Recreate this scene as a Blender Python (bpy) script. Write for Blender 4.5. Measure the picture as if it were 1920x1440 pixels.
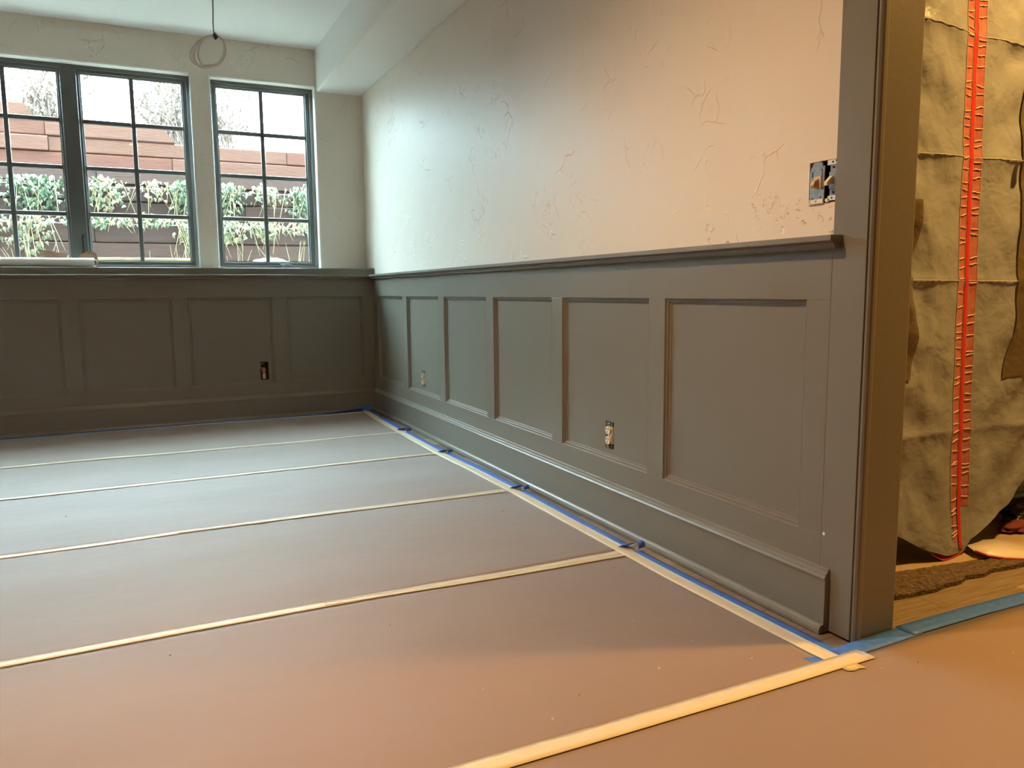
import bpy, bmesh, math, random
from mathutils import Vector, Matrix, noise
random.seed(7)
scene = bpy.context.scene
for o in list(bpy.data.objects):
    bpy.data.objects.remove(o, do_unlink=True)
col = scene.collection

# ------------------------------------------------------------------ camera
F_PX, YAW, PITCH, ROLL = 1438.15, 0.445212, 0.120946, -0.009310
CAM = Vector((-1.56762, -5.70305, 0.89857))
def camera():
    cy, sy, cp, sp = math.cos(YAW), math.sin(YAW), math.cos(PITCH), math.sin(PITCH)
    fwd = Vector((sy*cp, cy*cp, -sp)); right = Vector((cy, -sy, 0)); up = right.cross(fwd)
    r = math.cos(ROLL)*right + math.sin(ROLL)*up
    u = -math.sin(ROLL)*right + math.cos(ROLL)*up
    cam = bpy.data.cameras.new('camera')
    cam.sensor_fit = 'HORIZONTAL'; cam.sensor_width = 36.0
    cam.lens = F_PX/1920*36.0
    cam.clip_start = 0.05; cam.clip_end = 200
    ob = bpy.data.objects.new('camera', cam); col.objects.link(ob)
    m = Matrix((r, u, -fwd)).transposed().to_4x4(); m.translation = CAM
    ob.matrix_world = m
    scene.camera = ob
camera()

# ------------------------------------------------------------------ sky, lamps, exposure
SKY_COL, SKY_STR = (0.65, 0.895, 1.0), 36.5
CAN_COL, CAN_W = (1.0, 0.60, 0.28), 218.0
HALL_COL, HALL_W = (1.0, 0.54, 0.14), 315.0
world = bpy.data.worlds.new('overcast_sky'); scene.world = world
world.use_nodes = True
bg = world.node_tree.nodes['Background']
bg.inputs[0].default_value = (*SKY_COL, 1); bg.inputs[1].default_value = SKY_STR
vs = scene.view_settings
vs.view_transform = 'Standard'; vs.look = 'None'; vs.gamma = 1.0; vs.use_curve_mapping = False
vs.exposure = 0.65
scene.cycles.sample_clamp_indirect = 40
scene.display_settings.display_device = 'sRGB'

# ------------------------------------------------------------------ key dimensions (metres)
X_DRY, Y_UP, Z_CEIL, Z_BEAM, X_BEAM = 0.012, 0.20, 2.658, 2.366, -0.325
Z_PT, Z_PB, Z_BT = 0.868, 0.254, 0.150
Z_RAIL, Z_SILL = 1.028, 1.075
Y_END = -4.398
PW, PS, PY0 = 0.6066, 0.0920, -0.1143          # right wall panels
BW, BS, BX0 = 0.5530, 0.1016, -0.0849          # window wall panels
X_LEFT, Y_FRONT, X_HALL, Y_SIDE = -4.7, -7.6, 3.3, -2.7

# ------------------------------------------------------------------ materials
MATS = {}
def mat(name, color, rough=0.5, var=0.0, var_scale=8.0, bump=0.0, bump_scale=40.0, spec=0.5, color2=None,
        stretch=(1, 1, 1), metallic=0.0, detail=4.0, coat=0.0, ior=1.5):
    if name in MATS: return MATS[name]
    m = bpy.data.materials.new(name); m.use_nodes = True
    nt = m.node_tree; b = nt.nodes['Principled BSDF']
    b.inputs['Base Color'].default_value = (*color, 1)
    b.inputs['Roughness'].default_value = rough
    b.inputs['Metallic'].default_value = metallic
    b.inputs['Specular IOR Level'].default_value = spec
    b.inputs['IOR'].default_value = ior
    if coat: b.inputs['Coat Weight'].default_value = coat
    tc = mp = None
    if var or bump:
        tc = nt.nodes.new('ShaderNodeTexCoord'); mp = nt.nodes.new('ShaderNodeMapping')
        nt.links.new(tc.outputs['Object'], mp.inputs['Vector'])
        mp.inputs['Scale'].default_value = stretch
    if var:
        n = nt.nodes.new('ShaderNodeTexNoise'); n.inputs['Scale'].default_value = var_scale
        n.inputs['Detail'].default_value = detail
        nt.links.new(mp.outputs[0], n.inputs['Vector'])
        mix = nt.nodes.new('ShaderNodeMix'); mix.data_type = 'RGBA'
        ramp = nt.nodes.new('ShaderNodeMapRange')
        ramp.inputs['From Min'].default_value = 0.3; ramp.inputs['From Max'].default_value = 0.7
        nt.links.new(n.outputs['Fac'], ramp.inputs['Value'])
        nt.links.new(ramp.outputs[0], mix.inputs['Factor'])
        c2 = color2 if color2 else tuple(c*(1-var) for c in color)
        mix.inputs['A'].default_value = (*color, 1); mix.inputs['B'].default_value = (*c2, 1)
        nt.links.new(mix.outputs['Result'], b.inputs['Base Color'])
    if bump:
        n2 = nt.nodes.new('ShaderNodeTexNoise'); n2.inputs['Scale'].default_value = bump_scale
        n2.inputs['Detail'].default_value = 3
        nt.links.new(mp.outputs[0], n2.inputs['Vector'])
        bp = nt.nodes.new('ShaderNodeBump'); bp.inputs['Strength'].default_value = bump
        bp.inputs['Distance'].default_value = 0.01
        nt.links.new(n2.outputs['Fac'], bp.inputs['Height'])
        nt.links.new(bp.outputs[0], b.inputs['Normal'])
    MATS[name] = m
    return m

def plaster_material():
    """hand-trowelled, satin painted plaster: broad waves, skip-trowel ridges and small pits"""
    m = bpy.data.materials.new('plaster_satin'); m.use_nodes = True
    nt = m.node_tree; b = nt.nodes['Principled BSDF']
    b.inputs['Base Color'].default_value = (0.75, 0.68, 0.59, 1)
    b.inputs['Roughness'].default_value = 0.47
    b.inputs['Specular IOR Level'].default_value = 0.27
    tc = nt.nodes.new('ShaderNodeTexCoord')
    def noise_n(scale, detail, vec):
        n = nt.nodes.new('ShaderNodeTexNoise'); n.inputs['Scale'].default_value = scale
        n.inputs['Detail'].default_value = detail; nt.links.new(vec, n.inputs['Vector']); return n.outputs['Fac']
    def math_n(op, a, bb):
        n = nt.nodes.new('ShaderNodeMath'); n.operation = op
        for i, v in enumerate((a, bb)):
            if isinstance(v, (int, float)): n.inputs[i].default_value = v
            else: nt.links.new(v, n.inputs[i])
        return n.outputs[0]
    def range_n(v, a, c):
        n = nt.nodes.new('ShaderNodeMapRange'); n.interpolation_type = 'SMOOTHSTEP'
        n.inputs['From Min'].default_value = a; n.inputs['From Max'].default_value = c
        nt.links.new(v, n.inputs['Value']); return n.outputs[0]
    obj = tc.outputs['Object']
    wave = noise_n(2.2, 2, obj)
    patch = range_n(noise_n(1.6, 2, obj), 0.50, 0.66)
    # voronoi crack lines warped = trowel ridges, kept only in patches
    warp = nt.nodes.new('ShaderNodeTexNoise'); warp.inputs['Scale'].default_value = 5; nt.links.new(obj, warp.inputs['Vector'])
    mixv = nt.nodes.new('ShaderNodeVectorMath'); mixv.operation = 'MULTIPLY_ADD'
    nt.links.new(warp.outputs['Color'], mixv.inputs[0]); mixv.inputs[1].default_value = (0.25, 0.25, 0.25); nt.links.new(obj, mixv.inputs[2])
    v = nt.nodes.new('ShaderNodeTexVoronoi'); v.feature = 'DISTANCE_TO_EDGE'; v.inputs['Scale'].default_value = 8
    nt.links.new(mixv.outputs[0], v.inputs['Vector'])
    ridge = math_n('SUBTRACT', 1.0, range_n(v.outputs['Distance'], 0.0, 0.03))
    sel = range_n(noise_n(7, 2, obj), 0.56, 0.64)
    ridge = math_n('MULTIPLY', ridge, sel)
    pits = math_n('MULTIPLY', range_n(noise_n(46, 3, obj), 0.58, 0.66), patch)
    pits = math_n('MULTIPLY', pits, range_n(noise_n(6, 2, obj), 0.5, 0.6))
    h = math_n('ADD', math_n('MULTIPLY', wave, 1.0), math_n('MULTIPLY', ridge, 0.16))
    h = math_n('SUBTRACT', h, math_n('MULTIPLY', pits, 0.34))
    h = math_n('ADD', h, math_n('MULTIPLY', noise_n(30, 3, obj), 0.035))
    bp = nt.nodes.new('ShaderNodeBump'); bp.inputs['Strength'].default_value = 0.75; bp.inputs['Distance'].default_value = 0.02
    nt.links.new(h, bp.inputs['Height']); nt.links.new(bp.outputs[0], b.inputs['Normal'])
    return m

M_PLASTER = plaster_material()
M_CEIL = mat('ceiling_paint', (0.80, 0.80, 0.77), 0.55, bump=0.25, bump_scale=9)
M_PAINT = mat('taupe_paint', (0.184, 0.169, 0.136), 0.38, bump=0.04, bump_scale=60)
M_FRAME = mat('window_frame_paint', (0.10, 0.105, 0.10), 0.30, spec=0.6)
M_PAPER = mat('rosin_paper', (0.225, 0.143, 0.095), 0.80, var=0.10, var_scale=3, bump=0.10, bump_scale=16, stretch=(0.5, 1, 1), spec=1.0)
_b = M_PAPER.node_tree.nodes['Principled BSDF']
_b.inputs['Sheen Weight'].default_value = 1.0; _b.inputs['Sheen Roughness'].default_value = 0.30; _b.inputs['Sheen Tint'].default_value = (0.88, 0.96, 1, 1)
_b.inputs['Coat Weight'].default_value = 0.3; _b.inputs['Coat Roughness'].default_value = 0.62
M_TAPE = mat('masking_tape', (0.66, 0.56, 0.36), 0.55, var=0.06, var_scale=30, bump=0.08, bump_scale=150, spec=0.9)
_b = M_TAPE.node_tree.nodes['Principled BSDF']
_b.inputs['Sheen Weight'].default_value = 0.8; _b.inputs['Sheen Roughness'].default_value = 0.30
M_BLUE = mat('blue_tape', (0.055, 0.18, 0.64), 0.45, var=0.25, var_scale=60, bump=0.12, bump_scale=120)
M_SHADOWGAP = mat('dark_gap', (0.010, 0.008, 0.006), 0.8)
M_BOX = mat('box_interior', (0.035, 0.022, 0.014), 0.7)
M_IVORY = mat('device_ivory', (0.78, 0.70, 0.55), 0.35)
M_STEEL = mat('zinc_steel', (0.33, 0.33, 0.35), 0.38, metallic=0.6, var=0.25, var_scale=80)
M_LIGHTSTEEL = mat('bright_zinc', (0.70, 0.65, 0.56), 0.4, metallic=0.3)
M_SLOT = mat('slot_black', (0.012, 0.010, 0.008), 0.6)
M_CABLE = mat('cable_jacket', (0.62, 0.55, 0.46), 0.45)
M_BLACKTAPE = mat('black_tape', (0.012, 0.012, 0.013), 0.5)
M_WHITEPAPER = mat('white_paper', (0.80, 0.80, 0.74), 0.6)
M_KRAFT = mat('kraft_board', (0.30, 0.17, 0.10), 0.7, var=0.15, var_scale=40)

def wood_plank_mat(name, c1, c2, rough=0.45):
    return mat(name, c1, rough, var=1, color2=c2, var_scale=6, stretch=(1.2, 14, 14), bump=0.15, bump_scale=10, detail=8)
M_WOOD = [wood_plank_mat('floor_oak_%s' % n, a, b) for n, a, b in
          (('a', (0.24, 0.185, 0.125), (0.16, 0.115, 0.07)), ('b', (0.155, 0.115, 0.08), (0.085, 0.062, 0.042)), ('c', (0.34, 0.26, 0.17), (0.24, 0.175, 0.11)))]
M_TIMBER = [mat('stained_timber_%s' % n, a, 0.7, var=1, color2=b, var_scale=4, stretch=(1, 9, 9), bump=0.3, bump_scale=12)
            for n, a, b in (('red', (0.135, 0.046, 0.028), (0.10, 0.033, 0.02)), ('rust', (0.145, 0.060, 0.038), (0.11, 0.045, 0.028)),
                            ('brown', (0.062, 0.030, 0.024), (0.044, 0.023, 0.019)), ('umber', (0.080, 0.039, 0.030), (0.058, 0.029, 0.023)))]
M_SOIL = mat('soil', (0.09, 0.065, 0.045), 0.9, var=0.4, bump=0.6, bump_scale=30)
M_LEAF = [mat('ivy_%s' % n, c, 0.42, var=0.3, var_scale=20) for n, c in
          (('green', (0.030, 0.072, 0.026)), ('pale', (0.085, 0.13, 0.055)), ('dry', (0.20, 0.155, 0.075)), ('cream', (0.25, 0.22, 0.13)))]
M_TWIG = mat('bare_twig', (0.14, 0.10, 0.08), 0.8)
M_STRAW = mat('straw', (0.27, 0.225, 0.12), 0.7)
M_LUMBER = mat('raw_lumber', (0.70, 0.50, 0.26), 0.6, var=0.2, stretch=(1, 10, 10))

def glass_mat():
    m = bpy.data.materials.new('window_glass'); m.use_nodes = True
    nt = m.node_tree; nt.nodes.clear()
    out = nt.nodes.new('ShaderNodeOutputMaterial'); mix = nt.nodes.new('ShaderNodeMixShader')
    t = nt.nodes.new('ShaderNodeBsdfTransparent'); t.inputs[0].default_value = (0.93, 0.96, 0.96, 1)
    g = nt.nodes.new('ShaderNodeBsdfGlossy'); g.inputs['Roughness'].default_value = 0.02
    fr = nt.nodes.new('ShaderNodeFresnel')
    ge = nt.nodes.new('ShaderNodeNewGeometry'); mr = nt.nodes.new('ShaderNodeMapRange')   # same index on both faces of the pane
    mr.inputs['To Min'].default_value = 1.45; mr.inputs['To Max'].default_value = 1/1.45
    nt.links.new(ge.outputs['Backfacing'], mr.inputs['Value']); nt.links.new(mr.outputs[0], fr.inputs[0])
    nt.links.new(fr.outputs[0], mix.inputs[0]); nt.links.new(t.outputs[0], mix.inputs[1]); nt.links.new(g.outputs[0], mix.inputs[2])
    nt.links.new(mix.outputs[0], out.inputs[0]); return m
M_GLASS = glass_mat()

def plastic_mat(name, color, alpha, trans=0.35, rough=0.30):
    """milky polyethylene: part see-through, part translucent, glossy skin"""
    m = bpy.data.materials.new(name); m.use_nodes = True
    nt = m.node_tree; nt.nodes.clear()
    out = nt.nodes.new('ShaderNodeOutputMaterial')
    d = nt.nodes.new('ShaderNodeBsdfDiffuse'); d.inputs[0].default_value = (*color, 1)
    tr = nt.nodes.new('ShaderNodeBsdfTranslucent'); tr.inputs[0].default_value = (*color, 1)
    m1 = nt.nodes.new('ShaderNodeMixShader'); m1.inputs[0].default_value = trans
    nt.links.new(d.outputs[0], m1.inputs[1]); nt.links.new(tr.outputs[0], m1.inputs[2])
    tp = nt.nodes.new('ShaderNodeBsdfTransparent'); tp.inputs[0].default_value = (0.97, 0.96, 0.93, 1)
    m2 = nt.nodes.new('ShaderNodeMixShader'); m2.inputs[0].default_value = alpha
    nt.links.new(tp.outputs[0], m2.inputs[1]); nt.links.new(m1.outputs[0], m2.inputs[2])
    g = nt.nodes.new('ShaderNodeBsdfGlossy'); g.inputs['Roughness'].default_value = rough
    fr = nt.nodes.new('ShaderNodeFresnel'); fr.inputs[0].default_value = 1.5
    tc = nt.nodes.new('ShaderNodeTexCoord')
    n = nt.nodes.new('ShaderNodeTexNoise'); n.inputs['Scale'].default_value = 11; n.inputs['Detail'].default_value = 3
    n.inputs['Distortion'].default_value = 0.3
    nt.links.new(tc.outputs['Object'], n.inputs['Vector'])
    bp = nt.nodes.new('ShaderNodeBump'); bp.inputs['Strength'].default_value = 0.40; bp.inputs['Distance'].default_value = 0.03
    nt.links.new(n.outputs['Fac'], bp.inputs['Height'])
    for nd in (d, g): nt.links.new(bp.outputs[0], nd.inputs['Normal'])
    nt.links.new(bp.outputs[0], fr.inputs['Normal'])
    m3 = nt.nodes.new('ShaderNodeMixShader'); nt.links.new(fr.outputs[0], m3.inputs[0])
    nt.links.new(m2.outputs[0], m3.inputs[1]); nt.links.new(g.outputs[0], m3.inputs[2])
    nt.links.new(m3.outputs[0], out.inputs[0]); return m
M_POLY = plastic_mat('milky_polyethylene', (0.40, 0.42, 0.43), 0.84)
M_POLY_CREASE = mat('poly_crease', (0.60, 0.58, 0.54), 0.3)
M_ZIPRED = mat('zipper_red', (0.50, 0.022, 0.016), 0.45)
M_ZIPPINK = mat('zipper_tape_red', (0.34, 0.075, 0.055), 0.35, var=0.35, var_scale=25, stretch=(1, 1, 2), color2=(0.42, 0.16, 0.12))
M_BROWNSHEET = plastic_mat('brown_masking_film', (0.125, 0.095, 0.050), 0.92, trans=0.15, rough=0.35)
M_CARPET = mat('carpet_felt', (0.16, 0.11, 0.065), 0.95, var=0.8, var_scale=70, bump=1.0, bump_scale=120, color2=(0.045, 0.028, 0.016))

# ------------------------------------------------------------------ helpers
def new_mesh_obj(name, verts, faces, material, parent=None, smooth=False, mats=None, midx=None):
    me = bpy.data.meshes.new(name); me.from_pydata([tuple(v) for v in verts], [], faces); me.update()
    if mats:
        for mm in mats: me.materials.append(mm)
        for p, i in zip(me.polygons, midx): p.material_index = i
    else:
        me.materials.append(material)
    if smooth:
        me.polygons.foreach_set('use_smooth', [True]*len(me.polygons))
    ob = bpy.data.objects.new(name, me); col.objects.link(ob)
    if parent is not None: ob.parent = parent
    return ob

class MB:
    def __init__(self): self.v = []; self.f = []
    def box(self, x0, x1, y0, y1, z0, z1):
        n = len(self.v)
        self.v += [(x0,y0,z0),(x1,y0,z0),(x1,y1,z0),(x0,y1,z0),(x0,y0,z1),(x1,y0,z1),(x1,y1,z1),(x0,y1,z1)]
        self.f += [tuple(n+i for i in q) for q in ((3,2,1,0),(4,5,6,7),(0,1,5,4),(1,2,6,5),(2,3,7,6),(3,0,4,7))]
        return self
    def prism(self, poly, fn, a0, a1):
        """poly: list of 2D points, swept along a from a0 to a1; fn(p, q, a) -> world"""
        n = len(self.v); k = len(poly)
        for a in (a0, a1): self.v += [fn(p, q, a) for p, q in poly]
        self.f += [(n+i, n+(i+1) % k, n+k+(i+1) % k, n+k+i) for i in range(k)]
        self.f += [tuple(n+i for i in reversed(range(k))), tuple(n+k+i for i in range(k))]
        return self
    def ring(self, rect, prof, fn):
        """closed profile (inset, depth) swept round the rectangle (a0,a1,b0,b1) with mitred corners"""
        a0, a1, b0, b1 = rect; n = len(self.v); k = len(prof)
        for ca, cb, sa, sb in ((a0,b0,1,1),(a1,b0,-1,1),(a1,b1,-1,-1),(a0,b1,1,-1)):
            self.v += [fn(ca+sa*d, cb+sb*d, h) for d, h in prof]
        for c in range(4):
            for i in range(k):
                j = (i+1) % k; c2 = (c+1) % 4
                self.f.append((n+c*k+i, n+c*k+j, n+c2*k+j, n+c2*k+i))
        return self
    def tube(self, pts, r, seg=6, caps=True):
        pts = [Vector(p) for p in pts]; n0 = len(self.v)
        rs = r if isinstance(r, (list, tuple)) else [r]*len(pts)
        prev = None
        for i, p in enumerate(pts):
            t = (pts[min(i+1, len(pts)-1)] - pts[max(i-1, 0)])
            t = t.normalized() if t.length > 1e-9 else Vector((0,0,1))
            if prev is None:
                a = Vector((0,0,1)) if abs(t.z) < 0.9 else Vector((1,0,0))
                u = t.cross(a).normalized()
            else:
                u = (prev - t*prev.dot(t)).normalized()
            prev = u; w = t.cross(u)
            self.v += [tuple(p + rs[i]*(math.cos(2*math.pi*k/seg)*u + math.sin(2*math.pi*k/seg)*w)) for k in range(seg)]
        for i in range(len(pts)-1):
            for k in range(seg):
                a = n0+i*seg+k; b = n0+i*seg+(k+1) % seg
                self.f.append((a, b, b+seg, a+seg))
        if caps:
            self.f.append(tuple(n0+k for k in reversed(range(seg))))
            e = n0+(len(pts)-1)*seg; self.f.append(tuple(e+k for k in range(seg)))
        return self
    def build(self, name, material, parent=None, smooth=False):
        return new_mesh_obj(name, self.v, self.f, material, parent, smooth)

def bevel(ob, w=0.002, seg=2):
    m = ob.modifiers.new('bevel', 'BEVEL'); m.width = w; m.segments = seg; m.limit_method = 'ANGLE'
    m.angle_limit = math.radians(40)
    return ob

def empty(name, loc=(0, 0, 0)):
    o = bpy.data.objects.new(name, None); o.location = loc; o.empty_display_size = 0.05
    col.objects.link(o); return o
def local(ob, parent):
    """parent ob (built in world coordinates) under an Empty that sits at the thing's base"""
    ob.parent = parent; ob.matrix_parent_inverse = Matrix.Translation(-Vector(parent.location)); return ob
def tag(o, label, cat, group=None):
    o['label'] = label; o['category'] = cat
    if group: o['group'] = group
    return o
def struct(o, label=None, cat=None):
    o['kind'] = 'structure'
    if label: o['label'] = label
    if cat: o['category'] = cat
    return o

right_fn = lambda a, b, d: (d, -a, b)        # a runs towards the camera along the right wall, d into the wall
back_fn = lambda a, b, d: (a, d, b)          # a = x, d into the window wall

# ------------------------------------------------------------------ room shell
def fill_around(mb, fn, a0, a1, b0, b1, holes, d0, d1):
    """wall slab between depths d0,d1 with rectangular holes (a0,a1,b0,b1), made of boxes"""
    ea = sorted({a0, a1, *[h[0] for h in holes], *[h[1] for h in holes]})
    eb = sorted({b0, b1, *[h[2] for h in holes], *[h[3] for h in holes]})
    inside = lambda x, y: any(h[0] < x < h[1] and h[2] < y < h[3] for h in holes)
    for i in range(len(ea)-1):
        j = 0
        while j < len(eb)-1:
            if inside((ea[i]+ea[i+1])/2, (eb[j]+eb[j+1])/2): j += 1; continue
            k = j
            while k+1 < len(eb)-1 and not inside((ea[i]+ea[i+1])/2, (eb[k+1]+eb[k+2])/2): k += 1
            n = len(mb.v)
            for dd in (d0, d1):
                mb.v += [fn(ea[i], eb[j], dd), fn(ea[i+1], eb[j], dd), fn(ea[i+1], eb[k+1], dd), fn(ea[i], eb[k+1], dd)]
            mb.f += [tuple(n+q for q in t) for t in ((0,1,2,3),(7,6,5,4),(0,4,5,1),(1,5,6,2),(2,6,7,3),(3,7,4,0))]
            j = k+1
    return mb

# floor: slab, then oak planks (children) where the paper leaves the wood bare
floor = struct(MB().box(X_LEFT, X_HALL, Y_FRONT, 0.25, -0.12, -0.012).build('floor', M_WOOD[1]),
               'oak plank floor showing between the paper and the baseboard', 'floor')
plank_mesh = {}
def plank(x0, x1, y0, y1, k):
    key = (round(x1-x0, 3), round(y1-y0, 4), k)
    if key not in plank_mesh:
        w, d = x1-x0, y1-y0; c = 0.0015
        b = MB().box(0, w, 0.0006, d-0.0006, -0.012, -c)
        n = len(b.v)
        b.v += [(c,c,0),(w-c,c,0),(w-c,d-c,0),(c,d-c,0)]
        b.f.pop(1); b.f += [(4,5,n+1,n),(5,6,n+2,n+1),(6,7,n+3,n+2),(7,4,n,n+3),(n,n+1,n+2,n+3)]
        o = b.build('plank', M_WOOD[k]); plank_mesh[key] = o.data
    else:
        o = bpy.data.objects.new('plank', plank_mesh[key]); col.objects.link(o)
    o.location = (x0, y0, 0); o.parent = floor
edges_y = [0.0]
y = -0.055
while y > -4.62:
    edges_y.append(y); y -= 0.2045
edges_y.append(-4.62)
rp = random.Random(3)
for i in range(len(edges_y)-1):
    y1, y0 = edges_y[i], edges_y[i+1]
    k = rp.choice((0, 1, 2, 0))
    if y1 > Y_SIDE - 0.1:
        plank(-0.6, 0.02, y0, y1, k)
    else:
        cut = rp.choice((0.42, 0.75, 1.02, 1.35))
        plank(-0.6, cut, y0, y1, k); plank(cut, 2.4, y0, y1, rp.choice((0, 2, 1)))

struct(MB().box(X_LEFT-0.1, X_HALL+0.1, Y_FRONT-0.1, 0.25, Z_CEIL, Z_CEIL+0.15).build('ceiling', M_CEIL), 'pale painted plaster ceiling', 'ceiling')
sof = MB().box(X_BEAM, 0.02, Y_END, Y_UP+0.02, Z_BEAM, Z_CEIL+0.01).build('trim_1', M_CEIL)
bevel(sof, 0.016, 4); struct(sof, 'boxed plaster soffit running along the top of the panelled wall', 'soffit')

# right wall, upper plaster (hole for the switches), lower carcass set back behind the panelling
SW = (4.197, 4.2935, 1.113, 1.219)     # a0,a1,z0,z1 of the switch opening
wr = MB()
fill_around(wr, right_fn, -Y_UP-0.02, 4.382, 0.99, Z_CEIL, [SW], X_DRY, 0.155)
fill_around(wr, right_fn, -Y_UP-0.02, 4.382, -0.01, 0.99, [], 0.085, 0.155)
struct(wr.build('wall_right', M_PLASTER), 'cream hand-trowelled plaster wall above the taupe panelling', 'wall')

# window wall
W1 = (-2.672, -1.184, Z_SILL-0.03, 2.408); W2 = (-1.062, -0.334, Z_SILL-0.03, 2.403); W3 = (-3.55, -2.82, Z_SILL-0.03, 2.405)
wb = MB()
fill_around(wb, back_fn, X_LEFT, X_DRY+0.05, 0.99, Z_CEIL, [W1, W2, W3], Y_UP, Y_UP+0.19)
fill_around(wb, back_fn, X_LEFT, X_DRY+0.05, -0.01, 0.99, [], 0.085, Y_UP+0.19)
wbo = struct(wb.build('wall_back', M_PLASTER), 'cream plaster window wall above the dark panelling', 'wall')
# rounded plaster corner beads round each window opening (child of the wall)
for w in (W1, W2, W3):
    a0, a1, b0, b1 = w; r = 0.012
    prof = [(0, -0.0005)] + [(-r+r*math.sin(t), -0.0005+r-r*math.cos(t)) for t in [i*math.pi/10 for i in range(6)]][::-1]
    m = MB(); pr = 0.016
    for (pa, pb) in (((a0, b0), (a0, b1)), ((a0, b1), (a1, b1)), ((a1, b1), (a1, b0))):
        m.tube([(pa[0], Y_UP+0.006, pa[1]), (pb[0], Y_UP+0.006, pb[1])], 0.0075, 10)
    local(m.build('corner_bead', M_CEIL, smooth=True), wbo)

struct(MB().box(X_LEFT-0.12, X_LEFT, Y_FRONT, 0.3, -0.1, Z_CEIL).build('wall_left', M_PLASTER), 'cream plaster wall on the far left', 'wall')
struct(MB().box(X_LEFT, X_HALL, Y_FRONT-0.12, Y_FRONT, -0.1, Z_CEIL).build('wall_front', mat('brown_wall', (0.20, 0.14, 0.09), 0.7)), 'unseen wall behind the viewer, made brown to cut bounced light', 'wall')  # brown chosen so less daylight bounces back onto the jamb
struct(MB().box(X_HALL, X_HALL+0.12, Y_FRONT, Y_SIDE+0.12, -0.1, Z_CEIL).build('wall_hall', M_PLASTER), 'cream plaster wall at the end of the hall', 'wall')
struct(MB().box(0.155, X_HALL, Y_SIDE, Y_SIDE+0.12, -0.1, Z_CEIL).build('wall_side', mat('side_room_wall', (0.30, 0.24, 0.17), 0.7)), 'dim tan wall behind the plastic sheet', 'wall')

# ------------------------------------------------------------------ panelling
MOULD = [(0.0, 0.0), (0.0020, 0.0065), (0.009, 0.0072), (0.011, 0.0130), (0.0165, 0.0140), (0.019, 0.0180), (0.0, 0.0180)]
def panelling(name, label, fn, a_start, a_end, panels, outlet_hole):
    root = struct(empty(name), label, 'panelling')
    T = 0.026
    def bx(nm, a0, a1, b0, b1, d0=0.0, d1=T):
        m = MB(); fill_around(m, fn, a0, a1, b0, b1, [], d0, d1)
        o = m.build(nm, M_PAINT, root); bevel(o, 0.0012, 2); return o
    bx('top_rail', a_start, a_end, Z_PT, Z_SILL-0.06)
    bx('bottom_rail', a_start, a_end, 0.012, Z_PB)
    cur = a_start
    for i, (p0, p1) in enumerate(panels):
        if p0 - cur > 0.005: bx('stile', cur, p0, Z_PB, Z_PT)
        cur = p1
        m = MB(); hl = [outlet_hole[i]] if i in outlet_hole else []
        fill_around(m, fn, p0-0.004, p1+0.004, Z_PB-0.004, Z_PT+0.004, hl, 0.0170, 0.0255)
        m.build('panel', M_PAINT, root)
        MB().ring((p0, p1, Z_PB, Z_PT), MOULD, fn).build('panel_moulding', M_PAINT, root)
    if a_end - cur > 0.005: bx('stile', cur, a_end, Z_PB, Z_PT)
    return root
rp_ = [(-(PY0 - i*(PW+PS)), -(PY0 - i*(PW+PS)) + PW) for i in range(6)]
O1 = (1.047, 1.104, 0.292, 0.400); O2 = (3.220, 3.277, 0.292, 0.398)
panelling('trim_2', 'taupe painted panelling of six panels along the right wall', right_fn, 0.0, 4.292, rp_, {1: O1, 4: O2})
bp_ = []
for k in range(7):
    xr = BX0 - k*(BW+BS); bp_.append((xr-BW, xr))
bp_ = bp_[::-1]
O3 = (-0.837, -0.780, 0.279, 0.408)
panelling('trim_3', 'dark taupe panelling in shade below the windows', back_fn, X_LEFT, -0.0, bp_, {5: O3})

# chair rail: cap and bed moulding
RAILCAP = [(0.0, 1.0125), (-0.040, 1.0125), (-0.042, 1.0145), (-0.042, 1.0265), (-0.040, 1.028), (0.014, 1.028), (0.014, 1.0125)]
RAILBED = [(0.0, 1.0125), (-0.030, 1.0125), (-0.030, 1.0085), (-0.026, 1.0065), (-0.022, 1.0000), (-0.0215, 0.9955), (0.0, 0.9955)]
root = struct(empty('trim_4'), 'taupe chair rail with square cut end under the plaster wall', 'chair rail')
MB().prism(RAILCAP, lambda p, q, a: (p, -a, q), -0.004, 4.322).build('rail_cap', M_PAINT, root)
MB().prism(RAILBED, lambda p, q, a: (p, -a, q), 0.0, 4.318).build('bed_moulding', M_PAINT, root)
root = struct(empty('trim_5'), 'dark taupe window stool shelf with a thin lip below the windows', 'window sill')
bevel(MB().box(X_LEFT, X_DRY, -0.004, Y_UP+0.02, 1.028, Z_SILL).build('sill_board', M_PAINT, root), 0.003, 2)
MB().prism(RAILCAP, lambda p, q, a: (a, p, q), X_LEFT, 0.0).build('rail_cap', M_PAINT, root)
MB().prism(RAILBED, lambda p, q, a: (a, p, q), X_LEFT, 0.0).build('bed_moulding', M_PAINT, root)

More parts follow.
